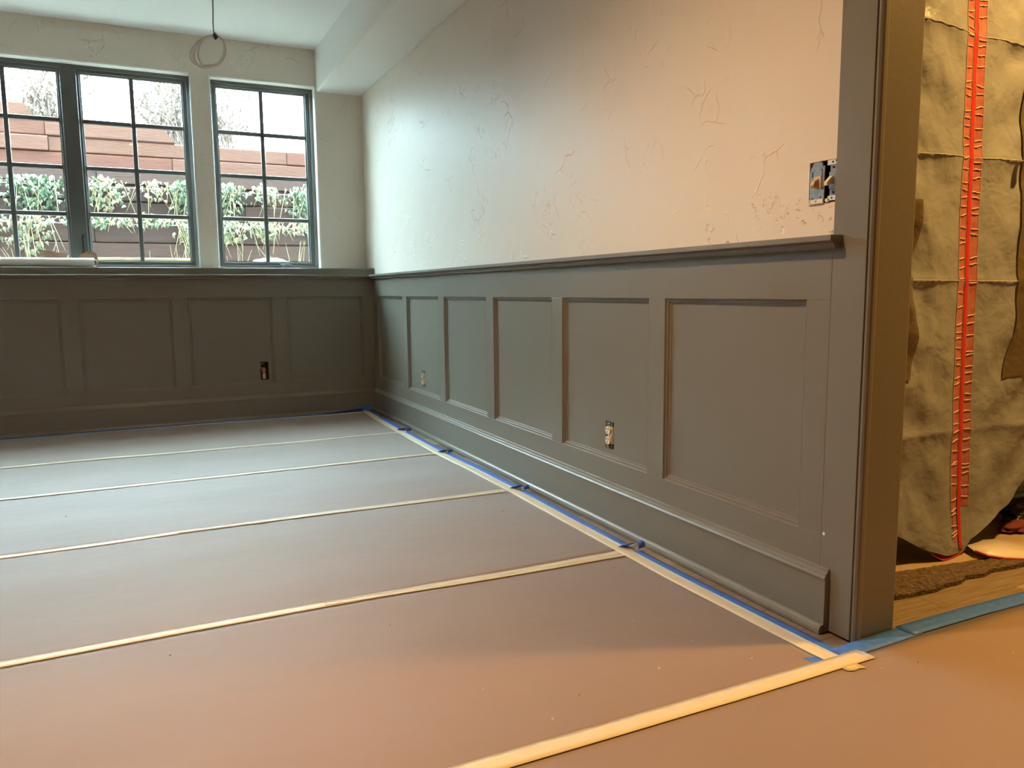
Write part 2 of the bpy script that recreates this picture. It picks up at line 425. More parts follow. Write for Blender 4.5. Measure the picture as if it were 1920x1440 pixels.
# baseboards: board, moulded cap, shoe
BCAP = [(0.0, 0.146), (-0.019, 0.146), (-0.019, 0.150), (-0.015, 0.155), (-0.013, 0.161), (-0.008, 0.164), (-0.006, 0.171), (0.0, 0.173)]
SHOE = [(-0.014, 0.003), (-0.032, 0.003), (-0.032, 0.012), (-0.029, 0.020), (-0.023, 0.025), (-0.014, 0.026)]
for nm, lab, fn, a0, a1 in (('baseboard_right', 'taupe baseboard with moulded cap along the right wall', lambda p, q, a: (p, -a, q), 0.0, 4.325),
                            ('baseboard_back', 'dark taupe baseboard under the windows', lambda p, q, a: (a, p, q), X_LEFT, 0.0)):
    root = struct(empty(nm), lab, 'baseboard')
    MB().prism([(0, 0.004), (-0.016, 0.004), (-0.016, 0.147), (0, 0.147)], fn, a0, a1).build('board', M_PAINT, root)
    MB().prism(BCAP, fn, a0, a1).build('cap_moulding', M_PAINT, root)
    MB().prism(SHOE, fn, a0, a1).build('shoe_moulding', M_PAINT, root)

# wall end: flat casing board, dark joint, jamb with a rounded bead
root = struct(empty('trim_6'), 'taupe casing and jamb wrapping the end of the wall', 'door casing')
bevel(MB().box(0.0, 0.024, Y_END+0.005, -4.292, 0.006, Z_BEAM).build('casing', M_PAINT, root), 0.001, 1)
MB().box(0.003, 0.09, -4.3945, -4.384, 0.002, Z_BEAM).build('joint', M_SHADOWGAP, root)
JB = [(0.002, -4.396), (0.0025, -4.4015), (0.006, -4.4055), (0.012, -4.4075), (0.022, -4.4075), (0.027, -4.405), (0.030, -4.4005),
      (0.034, -4.399), (0.152, -4.399), (0.1575, -4.396), (0.159, -4.390), (0.159, -4.20), (0.10, -4.20), (0.10, -4.386), (0.0045, -4.3945)]
MB().prism(JB, lambda p, q, a: (p, q, a), 0.002, Z_BEAM).build('jamb', M_PAINT, root, smooth=False)
MB().box(0.152, 0.165, -4.20, Y_SIDE, 0.002, Z_CEIL).build('wall_face', mat('side_room_wall', (0.3, .24, .17)), root)

# ------------------------------------------------------------------ windows
def window(name, label, opening, sashes):
    """sashes: (glass x0, x1, muntin x). Frame sits deep in the opening."""
    a0, a1, b0, b1 = opening; root = struct(empty(name, ((a0+a1)/2, 0.33, Z_SILL)), label, 'window')
    yf = 0.305
    bt = Z_SILL
    P = lambda o: local(o, root)
    m = MB(); fr = 0.030
    # outer frame ring: two steps
    m.ring((a0-0.004, a1+0.004, bt, b1+0.004), [(0, yf), (0.026, yf), (0.026, yf+0.018), (0.034, yf+0.018), (0.034, yf+0.085), (0, yf+0.085)], back_fn)
    P(bevel(m.build('frame', M_FRAME), 0.0015, 2))
    edges = []
    for i in range(len(sashes)-1):
        l = sashes[i][1]+0.030; r = sashes[i+1][0]-0.030
        P(bevel(MB().box(l-0.006, r+0.006, yf+0.004, yf+0.09, bt, b1).build('mullion', M_FRAME), 0.003, 2))
    gz0, gz1 = 1.134, 2.360
    for (g0, g1, gm) in sashes:
        s = empty('sash', (gm, yf+0.03, gz0)); local(s, root)
        def Q(o):
            o.parent = s; o.matrix_parent_inverse = Matrix.Translation(-(Vector(root.location)+Vector(s.location)-Vector(root.location))); return o
        m = MB(); w = 0.034
        m.ring((g0-w, g1+w, gz0-w, gz1+w), [(0, yf+0.022), (w-0.010, yf+0.022), (w-0.008, yf+0.030), (w, yf+0.034), (w, yf+0.062), (0, yf+0.062)], back_fn)
        # bottom rail is taller
        Q(m.build('sash_frame', M_FRAME))
        rows = [gz0 + (gz1-gz0)*k/4 for k in range(5)]
        mw = 0.0142
        Q(bevel(MB().box(gm-mw, gm+mw, yf+0.028, yf+0.054, gz0, gz1).build('muntin', M_FRAME), 0.004, 2))
        for k in (1, 2, 3):
            for (c0, c1) in ((g0, gm-mw), (gm+mw, g1)):
                Q(bevel(MB().box(c0, c1, yf+0.028, yf+0.054, rows[k]-mw, rows[k]+mw).build('muntin', M_FRAME), 0.004, 2))
        for k in range(4):
            for (c0, c1) in ((g0, gm-mw), (gm+mw, g1)):
                z0 = rows[k] + (mw if k else 0); z1 = rows[k+1] - (mw if k < 3 else 0)
                Q(MB().box(c0, c1, yf+0.040, yf+0.043, z0, z1).build('pane', M_GLASS))
    return root
w1 = window('window_1', 'dark framed double casement window, wide mullion between its sashes', W1, [(-2.600, -1.998, -2.297), (-1.855, -1.241, -1.552)])
w2 = window('window_2', 'dark framed single casement window next to the corner', W2, [(-1.006, -0.394, -0.702)])
w3 = window('window_3', 'dark framed single casement window farthest left, unseen, added for more daylight', W3, [(-3.49, -2.88, -3.185)])  # third window is out of view, added to let in more daylight
# hardware: casement lock lever on the mullion, folding crank on the single casement
lev = MB().tube([(-1.905, 0.306, 1.30), (-1.908, 0.298, 1.27), (-1.906, 0.292, 1.21), (-1.902, 0.294, 1.165)], [0.006, 0.007, 0.006, 0.004], 8)
lev.box(-1.917, -1.897, 0.300, 0.312, 1.15, 1.19)
local(lev.build('lock_lever', mat('bronze', (0.02, 0.016, 0.012), 0.35, metallic=0.4), smooth=False), w1)
cr = MB().box(-0.655, -0.545, 0.285, 0.31, Z_SILL+0.004, Z_SILL+0.022)
cr.tube([(-0.60, 0.283, Z_SILL+0.02), (-0.62, 0.272, Z_SILL+0.032), (-0.56, 0.268, Z_SILL+0.034), (-0.545, 0.268, Z_SILL+0.026)], 0.006, 8)
local(cr.build('crank_handle', M_FRAME), w2)

# ------------------------------------------------------------------ lamps the place has (recessed cans, out of shot overhead)
def can_light(x, y, watts, color, label, spot=None, blend=0.6):
    root = tag(empty('recessed_light', (x, y, Z_CEIL)), label, 'ceiling light', 'recessed ceiling lights')
    m = MB(); n = 28
    prof = [(0.062, -0.002), (0.062, -0.0005), (0.088, -0.0005), (0.088, -0.004), (0.066, -0.008)]
    k = len(prof)
    for i in range(n):
        t = 2*math.pi*i/n; m.v += [(r*math.cos(t), r*math.sin(t), z) for r, z in prof]
    for i in range(n):
        for j in range(k):
            m.f.append((i*k+j, i*k+(j+1) % k, ((i+1) % n)*k+(j+1) % k, ((i+1) % n)*k+j))
    m.build('trim_ring', M_WHITEPAPER, root)
    lens = MB(); lens.v = [(0.062*math.cos(2*math.pi*i/n), 0.062*math.sin(2*math.pi*i/n), -0.003) for i in range(n)]; lens.f = [tuple(range(n))]
    em = bpy.data.materials.get('lamp_lens_%.2f' % color[2])
    if not em:
        em = bpy.data.materials.new('lamp_lens_%.2f' % color[2]); em.use_nodes = True
        b = em.node_tree.nodes['Principled BSDF']
        b.inputs['Emission Color'].default_value = (*color, 1); b.inputs['Emission Strength'].default_value = 12
    lens.build('lens', em, root)
    ld = bpy.data.lights.new('lamp_light', 'SPOT' if spot else 'AREA')
    ld.energy = watts; ld.color = color
    if spot:
        ld.spot_size = math.radians(spot); ld.spot_blend = blend; ld.shadow_soft_size = 0.06
    else:
        ld.shape = 'DISK'; ld.size = 0.12
    lo = bpy.data.objects.new('lamp_light', ld); col.objects.link(lo); lo.parent = root; lo.location = (0, 0, -0.012)
    return root
can_light(-1.55, -3.95, CAN_W, CAN_COL, 'recessed ceiling light in the panelled room, out of shot overhead', spot=150, blend=0.9)
can_light(1.15, -4.86, HALL_W, HALL_COL, 'recessed ceiling light in the hall beyond the wall end', spot=160, blend=0.9)

# ------------------------------------------------------------------ floor paper
def hgt(x, y):
    v = noise.noise(Vector((x*1.1, y*2.6, 0.3))) * 0.0042 + noise.noise(Vector((x*2.7+5, y*5.2, 1.7))) * 0.0016
    edge = min(1.0, max(0.0, (-0.10 - x)/0.25)) if y > -4.46 else 1.0
    return 0.0085 + v*edge
SEAMS = [-1.045, -1.772, -2.650, -3.572, -4.468]
def sheet(name, x0, x1, y0, y1, label, dz=0.0, nx=None, edge_fn=None):
    nx = nx or int((x1-x0)/0.045); ny = max(2, int((y1-y0)/0.045))
    v, f = [], []
    for j in range(ny+1):
        yy = y0 + (y1-y0)*j/ny
        for i in range(nx+1):
            xx = x0 + (x1-x0)*i/nx
            if edge_fn and i == nx: xx = edge_fn(yy)
            v.append((xx, yy, hgt(xx, yy)+dz))
    for j in range(ny):
        for i in range(nx):
            a = j*(nx+1)+i; f.append((a, a+1, a+nx+2, a+nx+1))
    o = new_mesh_obj(name, v, f, M_PAPER, smooth=True)
    s = o.modifiers.new('thickness', 'SOLIDIFY'); s.thickness = 0.0008; s.offset = -1
    return tag(o, label, 'floor paper', 'red rosin paper sheets covering the floor')
bounds = [-0.075] + SEAMS
ords = ['nearest the window wall', 'second from the window wall', 'third from the window wall', 'fourth from the window wall', 'fifth from the window wall, ending at the post']
for i in range(5):
    e = 0.008
    sheet('rosin_paper_sheet', X_LEFT+0.05, -0.118 if i else -0.09, bounds[i+1]-e, bounds[i]+(e if i else 0), 'reddish brown floor paper sheet, '+ords[i], dz=0.0003*(i % 2))
def front_sheet():
    # sheet that runs past the wall end into the hall; notched nowhere, edge lies just off the post
    return sheet('rosin_paper_sheet', X_LEFT+0.05, X_HALL-0.05, -5.38, -4.452, 'orange brown floor paper sheet in the foreground running past the post', dz=0.0003)
front_sheet()
sheet('rosin_paper_sheet', X_LEFT+0.05, X_HALL-0.05, -6.30, -5.37, 'reddish brown floor paper sheet under the viewer', dz=0.0)
sheet('rosin_paper_sheet', X_LEFT+0.05, X_HALL-0.05, Y_FRONT+0.05, -6.29, 'reddish brown floor paper sheet behind the viewer', dz=0.0003)

# ------------------------------------------------------------------ tapes
def ribbon(name, pts, width, material, label, cat, group=None, dz=0.002, side_fn=None, thick=0.0005, sub=0.03, drape=True, ragged=0.0, z_fn=None):
    """flat tape along a polyline on the floor; pts are (x, y)"""
    P = []
    for (a, b) in zip(pts[:-1], pts[1:]):
        d = math.dist(a, b); n = max(1, int(d/sub))
        P += [(a[0]+(b[0]-a[0])*k/n, a[1]+(b[1]-a[1])*k/n) for k in range(n)]
    P.append(pts[-1])
    v, f = [], []
    N = len(P)
    for i, p in enumerate(P):
        a = P[max(0, i-1)]; b = P[min(N-1, i+1)]
        t = Vector((b[0]-a[0], b[1]-a[1])).normalized(); nrm = Vector((-t.y, t.x))
        w = width(i/(N-1)) if callable(width) else width
        for k, s in enumerate((-0.5, -0.17, 0.17, 0.5)):
            q = Vector(p) + nrm*w*s
            if ragged and i in (0, N-1): q = q + t*random.uniform(-ragged, ragged)
            z = (hgt(q.x, q.y) if drape else 0.0) + dz
            if z_fn: z += z_fn(q.x, q.y, i/(N-1))
            v.append((q.x, q.y, z))
    for i in range(N-1):
        for k in range(3):
            a = i*4+k; f.append((a, a+1, a+5, a+4))
    o = new_mesh_obj(name, v, f, material, smooth=True)
    s = o.modifiers.new('thickness', 'SOLIDIFY'); s.thickness = thick; s.offset = 1
    return tag(o, label, cat, group)
GT = 'beige masking tape strips on the paper seams'
seam_lab = ['beige masking tape along the paper seam nearest the window wall', 'beige masking tape along the second seam from the window wall',
            'beige masking tape along the third seam from the window wall', 'beige masking tape along the fourth seam, doubled near its right end',
            'beige masking tape along the nearest seam, crossing at the post']
ends = [-0.098, -0.10, -0.150, -0.105, -0.030]
for i, ys in enumerate(SEAMS):
    rr = random.Random(40+i); pts = []
    x = ends[i]; 
    last = ys
    while x > X_LEFT+0.2:
        yy = ys + 0.008*math.sin(x*2.3+i*1.7) + rr.uniform(-0.002, 0.002)
        if i == 4: yy = ys + (0.0 if x > -0.2 else 0.004*math.sin(x*3))
        pts.append((x, yy)); x -= 0.22
    ribbon('masking_tape_strip', pts, 0.037 if i != 4 else 0.050, M_TAPE, seam_lab[i], 'tape', GT, dz=0.0022 if i < 4 else 0.0034, ragged=0.006)
# second strand laid slightly off on the third and fourth seams
for i, (xa, xb, off) in {2: (-0.16, -1.5, -0.026), 3: (-0.14, -1.15, -0.030)}.items():
    pts = []; n = 8
    for k in range(n+1):
        x = xa + (xb-xa)*k/n; t = k/n
        pts.append((x, SEAMS[i] + 0.008*math.sin(x*2.3+i*1.7) + off*(1-t)**0.8))
    ribbon('masking_tape_strip', pts, 0.022, M_TAPE, ('thin overlapping beige tape beside the third seam' if i == 2 else 'thin overlapping beige tape beside the fourth seam'),
           'tape', GT, dz=0.0030)
EDGE = [(-0.098, 0.005), (-0.112, -0.16), (-0.128, -0.53), (-0.137, -0.95), (-0.141, -1.75), (-0.127, -2.2), (-0.124, -2.63), (-0.128, -3.11),
        (-0.132, -3.54), (-0.134, -3.84), (-0.128, -4.12), (-0.122, -4.40), (-0.1165, -4.47), (-0.112, -4.512)]
ribbon('masking_tape_strip', EDGE, lambda t: 0.050, M_TAPE, 'long beige masking tape along the paper edge beside the right wall', 'tape', GT, dz=0.0030, ragged=0.012,
       z_fn=lambda x, y, t: 0.018*max(0, 1-t/0.02) if t < 0.02 else 0)
# blue tape along the right wall in pieces that end in little curls
GB = 'blue painter tape strips edging the paper'
def blue_edge(y):
    for (a, b) in zip(EDGE[:-1], EDGE[1:]):
        if b[1] <= y <= a[1]:
            t = (y-a[1])/(b[1]-a[1]); return a[0]+(b[0]-a[0])*t + 0.030
    return EDGE[0][0]+0.030 if y > EDGE[0][1] else EDGE[-1][0]+0.030
pieces = [(-0.03, -1.00, 'at the far corner'), (-1.03, -1.77, 'between the first two seams'), (-1.80, -2.665, 'between the second and third seams'),
          (-2.70, -3.56, 'between the third and fourth seams'), (-3.60, -4.47, 'from the fourth seam to the post')]
for i, (ya, yb, lab) in enumerate(pieces):
    n = 9; pts = [(blue_edge(ya+(yb-ya)*k/n)+ (0.010*math.sin(math.pi*k/n) if i in (0, 2) else 0), ya+(yb-ya)*k/n) for k in range(n+1)]
    L = abs(yb-ya)
    zf = (lambda x, y, t: 0.016*max(0, (t-0.965)/0.035)**1.5 if t > 0.965 else 0) if i < 4 else None
    ribbon('blue_tape_strip', pts, 0.052, M_BLUE, 'blue painter tape beside the right baseboard '+lab, 'tape', GB, dz=0.0012, ragged=0.006, z_fn=zf,
           drape=True)
# little curled tabs of torn tape where the pieces meet
def curl(x, y, r, turn, rot, label, white=False):
    v, f = [], []; n = 12; w = 0.034
    for i in range(n+1):
        t = turn*i/n; px = r*math.sin(t); pz = r*(1-math.cos(t))
        for s in (-0.5, 0.5):
            yy = s*w; v.append((x+px*math.cos(rot)-yy*math.sin(rot), y+px*math.sin(rot)+yy*math.cos(rot), 0.0115+pz))
    for i in range(n): f.append((2*i, 2*i+1, 2*i+3, 2*i+2))
    o = new_mesh_obj('tape_curl', v, f, M_BLUE, smooth=True)
    s = o.modifiers.new('thickness', 'SOLIDIFY'); s.thickness = 0.0007
    tag(o, label, 'tape', 'torn curls of blue tape')
curl(-0.075, -3.58, 0.013, 3.6, -1.3, 'torn curl of blue tape standing at the fourth seam')
curl(-0.072, -2.69, 0.012, 2.4, -1.2, 'torn curl of blue tape at the third seam')
curl(-0.088, -1.785, 0.010, 2.6, -1.2, 'torn curl of blue tape at the second seam')
curl(-0.085, -1.04, 0.013, 2.6, -1.2, 'torn curl of blue tape at the first seam')
# window-wall strip, crumpled up at the corner
ribbon('blue_tape_strip', [(-0.10, -0.045), (-0.45, -0.062), (-0.8, -0.070), (-1.3, -0.066), (-1.9, -0.078), (-2.6, -0.08), (-4.5, -0.08)],
       0.048, M_BLUE, 'blue painter tape along the foot of the window wall', 'tape', GB, dz=0.002, ragged=0.006,
       z_fn=lambda x, y, t: (0.030*max(0, 1-t/0.09)**1.3 if t < 0.09 else 0)+0.004*max(0, math.sin(x*9)))
v, f = [], []
rc = random.Random(5)
for j in range(9):
    for i in range(9):
        u, w = i/8, j/8
        v.append((-0.135+0.095*u, -0.115+0.115*w, 0.012+0.032*math.sin(math.pi*u)*w+rc.uniform(-0.003, 0.004)+0.012*abs(math.sin(7*u+3*w))))
f = [(j*9+i, j*9+i+1, j*9+i+10, j*9+i+9) for j in range(8) for i in range(8)]
o = new_mesh_obj('blue_tape_wad', v, f, M_BLUE); s = o.modifiers.new('thickness', 'SOLIDIFY'); s.thickness = 0.001
tag(o, 'crumpled blue tape bunched in the far corner of the floor', 'tape')
# hall strip in two overlapping pieces, plus a stub showing past the beige crossing
ribbon('blue_tape_strip', [(-0.085, -4.438), (0.02, -4.434), (0.20, -4.428)], 0.054, M_BLUE, 'blue painter tape right at the foot of the post', 'tape', GB, dz=0.0024, ragged=0.004, drape=True)
ribbon('blue_tape_strip', [(0.168, -4.424), (0.45, -4.424), (0.8, -4.434), (1.6, -4.45), (2.6, -4.46)], 0.056, M_BLUE,
       'blue painter tape running right from the post along the hall', 'tape', GB, dz=0.0034, ragged=0.006)
ribbon('blue_tape_strip', [(-0.178, -4.432), (-0.10, -4.452)], 0.034, M_BLUE, 'short stub of blue tape poking out left of the tape crossing', 'tape', GB, dz=0.0012, ragged=0.006)

# ------------------------------------------------------------------ electrical devices
def disc(m, fn, a, b, ra, rb, d0, d1, n=20, flat=None):
    poly = []
    for i in range(n):
        t = 2*math.pi*i/n; pa, pb = ra*math.cos(t), rb*math.sin(t)
        if flat: pb = max(-flat, min(flat, pb))
        poly.append((a+pa, b+pb))
    m.prism(poly, lambda p, q, dd: fn(p, q, dd), d0, d1)
def bxf(m, fn, a0, a1, b0, b1, d0, d1):
    return fill_around(m, fn, a0, a1, b0, b1, [], d0, d1)
def open_box(m, fn, a0, a1, b0, b1, d0, d1, t=0.002):
    bxf(m, fn, a0, a1, b0, b1, d1-t, d1)
    bxf(m, fn, a0, a0+t, b0, b1, d0, d1-t); bxf(m, fn, a1-t, a1, b0, b1, d0, d1-t)
    bxf(m, fn, a0+t, a1-t, b0, b0+t, d0, d1-t); bxf(m, fn, a0+t, a1-t, b1-t, b1, d0, d1-t)
def outlet(hole, label):
    a0, a1, b0, b1 = hole; ac = (a0+a1)/2 - 0.004; bc = (b0+b1)/2
    root = tag(empty('duplex_outlet', (0.02, -ac, b0)), label, 'outlet', 'uncovered duplex outlets')
    P = lambda o: local(o, root)
    rf = lambda a, b, d: right_fn(a, b, d+0.005)
    m = MB(); open_box(m, rf, a0+0.0005, a1-0.0005, b0+0.0005, b1-0.0005, 0.017, 0.075); P(m.build('outlet_box', M_BOX))
    m = MB(); bxf(m, rf, ac-0.010, ac+0.010, bc-0.050, bc+0.050, 0.014, 0.0156)
    bxf(m, rf, ac-0.018, ac+0.018, bc+0.036, bc+0.050, 0.014, 0.0158); bxf(m, rf, ac-0.018, ac+0.018, bc-0.050, bc-0.036, 0.014, 0.0158)
    P(m.build('yoke', M_STEEL))
    m = MB(); bxf(m, rf, ac-0.016, ac+0.016, bc-0.034, bc+0.034, 0.016, 0.045); P(m.build('body', M_IVORY))
    for s in (1, -1):
        m = MB(); disc(m, rf, ac, bc+s*0.0195, 0.0152, 0.0166, 0.004, 0.016, 24, flat=0.0145)
        fc = P(m.build('receptacle_face', M_IVORY))
        for da, h in ((-0.0062, 0.0075), (0.0062, 0.0062)):
            m = MB(); bxf(m, rf, ac+da-0.0011, ac+da+0.0011, bc+s*0.0195+0.001, bc+s*0.0195+0.001+h, 0.0026, 0.006)
            o = m.build('slot', M_SLOT); o.parent = fc; 
        m = MB(); disc(m, rf, ac, bc+s*0.0195-0.007, 0.0024, 0.0026, 0.0026, 0.006, 12)
        o = m.build('ground_hole', M_SLOT); o.parent = fc
    for bb in (bc, bc+0.0455, bc-0.0455):
        m = MB(); disc(m, rf, ac, bb, 0.003, 0.003, 0.011, 0.016, 12); P(m.build('screw', M_LIGHTSTEEL))
    m = MB(); bxf(m, rf, ac+0.012, ac+0.019, bc-0.006, bc+0.006, 0.010, 0.02); P(m.build('terminal_tab', M_IVORY))
outlet(O1, 'uncovered white duplex outlet in the second panel from the corner')
outlet(O2, 'uncovered ivory duplex outlet in the panel nearer the post')
# empty box on the window wall with a tucked bundle of wire and a pale connector
root = tag(empty('outlet_wiring', ((O3[0]+O3[1])/2, 0.02, O3[2])), 'open electrical box with coiled wire and a pink and white connector on the dark panelling', 'wiring')
m = MB(); open_box(m, back_fn, O3[0]+0.0005, O3[1]-0.0005, O3[2]+0.0005, O3[3]-0.0005, 0.022, 0.08); local(m.build('outlet_box', M_BOX), root)
xc = -0.818
m = MB(); m.tube([(xc-0.004+0.016*math.cos(t), 0.012-0.006*math.sin(t), 0.380+0.019*math.sin(t)) for t in [0.6+i*0.42 for i in range(12)]] + [(xc, 0.02, 0.35)], 0.0028, 7)
local(m.build('wire_loop', mat('bare_white_wire', (0.45, 0.40, 0.32), 0.5), smooth=True), root)
m = MB(); m.tube([(xc+0.004, 0.016, 0.362), (xc+0.004, 0.004, 0.356), (xc+0.003, 0.000, 0.342), (xc+0.004, 0.004, 0.328)], [0.011, 0.013, 0.0125, 0.010], 10)
m.tube([(xc-0.008, 0.016, 0.352), (xc-0.004, -0.002, 0.348), (xc+0.012, -0.003, 0.350), (xc+0.018, 0.014, 0.352)], 0.0035, 7)
local(m.build('wire_nut', mat('pink_wire', (0.42, 0.10, 0.10), 0.45), smooth=True), root)
m = MB(); m.box(xc-0.006, xc+0.014, -0.004, 0.014, 0.288, 0.326); m.box(xc-0.004, xc+0.012, -0.006, 0.012, 0.318, 0.330)
local(bevel(m.build('connector', mat('pale_connector', (0.46, 0.37, 0.28), 0.5)), 0.002, 2), root)
# switches
a0, a1, b0, b1 = SW
root = tag(empty('switch_box', (X_DRY, -(a0+a1)/2, b0)), 'dark two gang switch box opening cut in the plaster', 'switch box')
m = MB(); open_box(m, right_fn, a0+0.001, a1-0.001, b0+0.001, b1-0.001, X_DRY+0.012, 0.085); local(m.build('box_shell', M_BOX), root)
D = X_DRY
root = tag(empty('dimmer_switch', (D, -4.226, b0)), 'uncovered dimmer switch with large grey heat plate, left of the pair', 'switch')
P = lambda o: local(o, root)
m = MB(); bxf(m, right_fn, 4.203, 4.249, 1.122, 1.206, D-0.003, D+0.001); bxf(m, right_fn, 4.199, 4.205, 1.128, 1.196, D-0.001, D+0.003); P(bevel(m.build('heat_plate', M_STEEL), 0.001, 1))
m = MB(); bxf(m, right_fn, 4.200, 4.248, 1.113, 1.124, D-0.006, D-0.002); P(m.build('lower_strap', M_IVORY))
m = MB(); disc(m, right_fn, 4.226, 1.207, 0.017, 0.012, D-0.004, D, 18, flat=0.010); P(m.build('upper_strap', M_STEEL))
m = MB(); bxf(m, right_fn, 4.216, 4.240, 1.149, 1.182, D-0.006, D-0.002); P(bevel(m.build('bezel', mat('worn_ivory', (0.62, 0.45, 0.25), 0.4)), 0.002, 2))
m = MB(); m.prism([(0, 1.152), (0, 1.176), (-0.016, 1.168), (-0.020, 1.158), (-0.016, 1.152)], lambda p, q, a: (D-0.005+p, -a, q), 4.223, 4.234); P(bevel(m.build('toggle', mat('worn_ivory', (0.62, 0.45, 0.25), 0.4)), 0.0015, 2))
for (a, b) in ((4.214, 1.200), (4.236, 1.198), (4.212, 1.127), (4.238, 1.128), (4.244, 1.150)):
    m = MB(); disc(m, right_fn, a, b, 0.0024, 0.0024, D-0.0036, D-0.002, 10); P(m.build('rivet', M_SLOT))
for q in ((4.208, 4.212, 1.180, 1.194), (4.2405, 4.243, 1.178, 1.198)):
    m = MB(); bxf(m, right_fn, *q, D-0.0034, D-0.002); P(m.build('plate_slot', M_SLOT))
for k in range(4):
    m = MB(); bxf(m, right_fn, 4.2035, 4.2075, 1.1155+k*0.0019, 1.1164+k*0.0019, D-0.0065, D-0.005); P(m.build('strap_rib', M_STEEL))
m = MB(); disc(m, right_fn, 4.226, 1.119, 0.003, 0.003, D-0.0066, D-0.005, 12); P(m.build('strap_screw', M_STEEL))
root = tag(empty('toggle_switch', (D, -4.274, b0)), 'uncovered toggle switch with ivory lever, right of the pair beside the casing', 'switch')
P = lambda o: local(o, root)
m = MB(); bxf(m, right_fn, 4.265, 4.2895, 1.128, 1.206, D-0.002, D+0.001); P(bevel(m.build('yoke', M_STEEL), 0.001, 1))
m = MB(); bxf(m, right_fn, 4.258, 4.2925, 1.205, 1.217, D-0.004, D-0.001); P(m.build('strap_ear', M_LIGHTSTEEL))
m = MB(); bxf(m, right_fn, 4.262, 4.291, 1.117, 1.129, D-0.004, D-0.001); disc(m, right_fn, 4.260, 1.119, 0.007, 0.005, D-0.004, D-0.001, 14); P(m.build('strap_ear', M_LIGHTSTEEL))
m = MB(); bxf(m, right_fn, 4.264, 4.288, 1.145, 1.188, D-0.005, D+0.001); P(bevel(m.build('bezel', M_STEEL), 0.002, 2))
m = MB(); m.prism([(0, 1.160), (0, 1.178), (-0.007, 1.176), (-0.024, 1.160), (-0.023, 1.152), (-0.017, 1.152)], lambda p, q, a: (D-0.004+p, -a, q), 4.269, 4.280); P(bevel(m.build('lever', M_IVORY), 0.002, 2))
for (a, b) in ((4.277, 1.198), (4.277, 1.136), (4.275, 1.211), (4.275, 1.123), (4.286, 1.213)):
    m = MB(); disc(m, right_fn, a, b, 0.0026, 0.0026, D-0.0048, D-0.001, 10); P(m.build('screw', M_SLOT))

# ------------------------------------------------------------------ cable coil hanging from the ceiling
root = tag(empty('cable_coil', (-1.13, -1.0, 2.30)), 'coil of beige cable hanging from the ceiling near the windows', 'cable')
m = MB(); m.tube([(-1.120, -1.0, Z_CEIL+0.01), (-1.122, -1.0, 2.52), (-1.124, -1.0, 2.44), (-1.127, -1.0, 2.38), (-1.127, -1.0, 2.34), (-1.122, -1.0, 2.318)], 0.0036, 8)
local(m.build('cable_drop', mat('cable_grey', (0.22, 0.20, 0.18), 0.5), smooth=True), root)
tie = Vector((-1.120, -1.0, 2.312))
rc = random.Random(9)
loops = [(0.084, 0.094, 0.00, -0.005, 0.0046), (0.080, 0.092, 0.10, 0.005, 0.0046), (0.092, 0.098, 0.42, 0.0, 0.0046), (0.095, 0.099, 0.62, 0.01, 0.0042), (0.105, 0.100, 1.02, 0.0, 0.0032)]
for i, (rx, rz, tw, off, rad) in enumerate(loops):
    pts = []
    for k in range(41):
        t = 2*math.pi*k/40
        lx = -rx*0.80*math.sin(t) - 0.030*(1-math.cos(t))*0.75; lz = -rz*0.92*(1-math.cos(t))
        lx += 0.03*math.sin(t*0.5)**2*0
        ly = off*math.sin(t/2) + 0.02*tw*math.sin(t)
        x_ = lx*math.cos(tw*0.5) - (0.055*tw if True else 0)*math.sin(t/2)**2*(1 if lx < 0 else 0.1)
        pts.append(tie + Vector((x_, ly + lx*math.sin(tw*0.5), lz*(1-0.05*i*0.3))))
    mm = MB(); mm.tube(pts, rad, 8)
    local(mm.build('cable_loop', M_CABLE, smooth=True), root)
m = MB(); m.tube([tie+Vector((-0.035, 0.0, -0.172)), tie+Vector((-0.06, -0.005, -0.180)), tie+Vector((-0.088, -0.008, -0.178))], 0.0046, 8)
local(m.build('cable_end', M_CABLE, smooth=True), root)
m = MB(); m.tube([tie+Vector((-0.004, 0, 0.013)), tie+Vector((0, 0, 0.004)), tie+Vector((0.004, 0, -0.012)), tie+Vector((0.008, 0, -0.016))], [0.006, 0.010, 0.012, 0.009], 9)
m.tube([tie+Vector((-0.010, -0.004, 0.004)), tie+Vector((0.012, -0.006, -0.012))], 0.008, 7)
local(m.build('tape_knot', M_BLACKTAPE), root)

# ------------------------------------------------------------------ paper roll and torn kraft on the sill
root = tag(empty('paper_roll', (-2.2, 0.06, Z_SILL)), 'roll of white paper lying on the window sill at the left', 'paper roll')
m = MB(); R0 = 0.030
prof = []
n = 40; turns = 3.0
for i in range(int(n*turns)+1):
    t = 2*math.pi*i/n; r = R0 - 0.0035*i/n
    prof.append((r*math.cos(t-1.4), r*math.sin(t-1.4)))
v, f = [], []
for xx, sc in ((-3.05, 1.0), (-2.4, 1.0), (-1.838, 1.0)):
    v += [(xx, 0.06+p*sc, Z_SILL+0.033+q*sc) for p, q in prof]
k = len(prof)
for s in range(2):
    for i in range(k-1): f.append((s*k+i, s*k+i+1, (s+1)*k+i+1, (s+1)*k+i))
o = new_mesh_obj('rolled_sheet', v, f, M_WHITEPAPER, smooth=True); sm = o.modifiers.new('thickness', 'SOLIDIFY'); sm.thickness = 0.0012; local(o, root)
m = MB(); m.tube([(-3.04, 0.06, Z_SILL+0.033), (-1.824, 0.06, Z_SILL+0.033)], 0.0185, 20); local(m.build('core_tube', M_KRAFT, smooth=False), root)
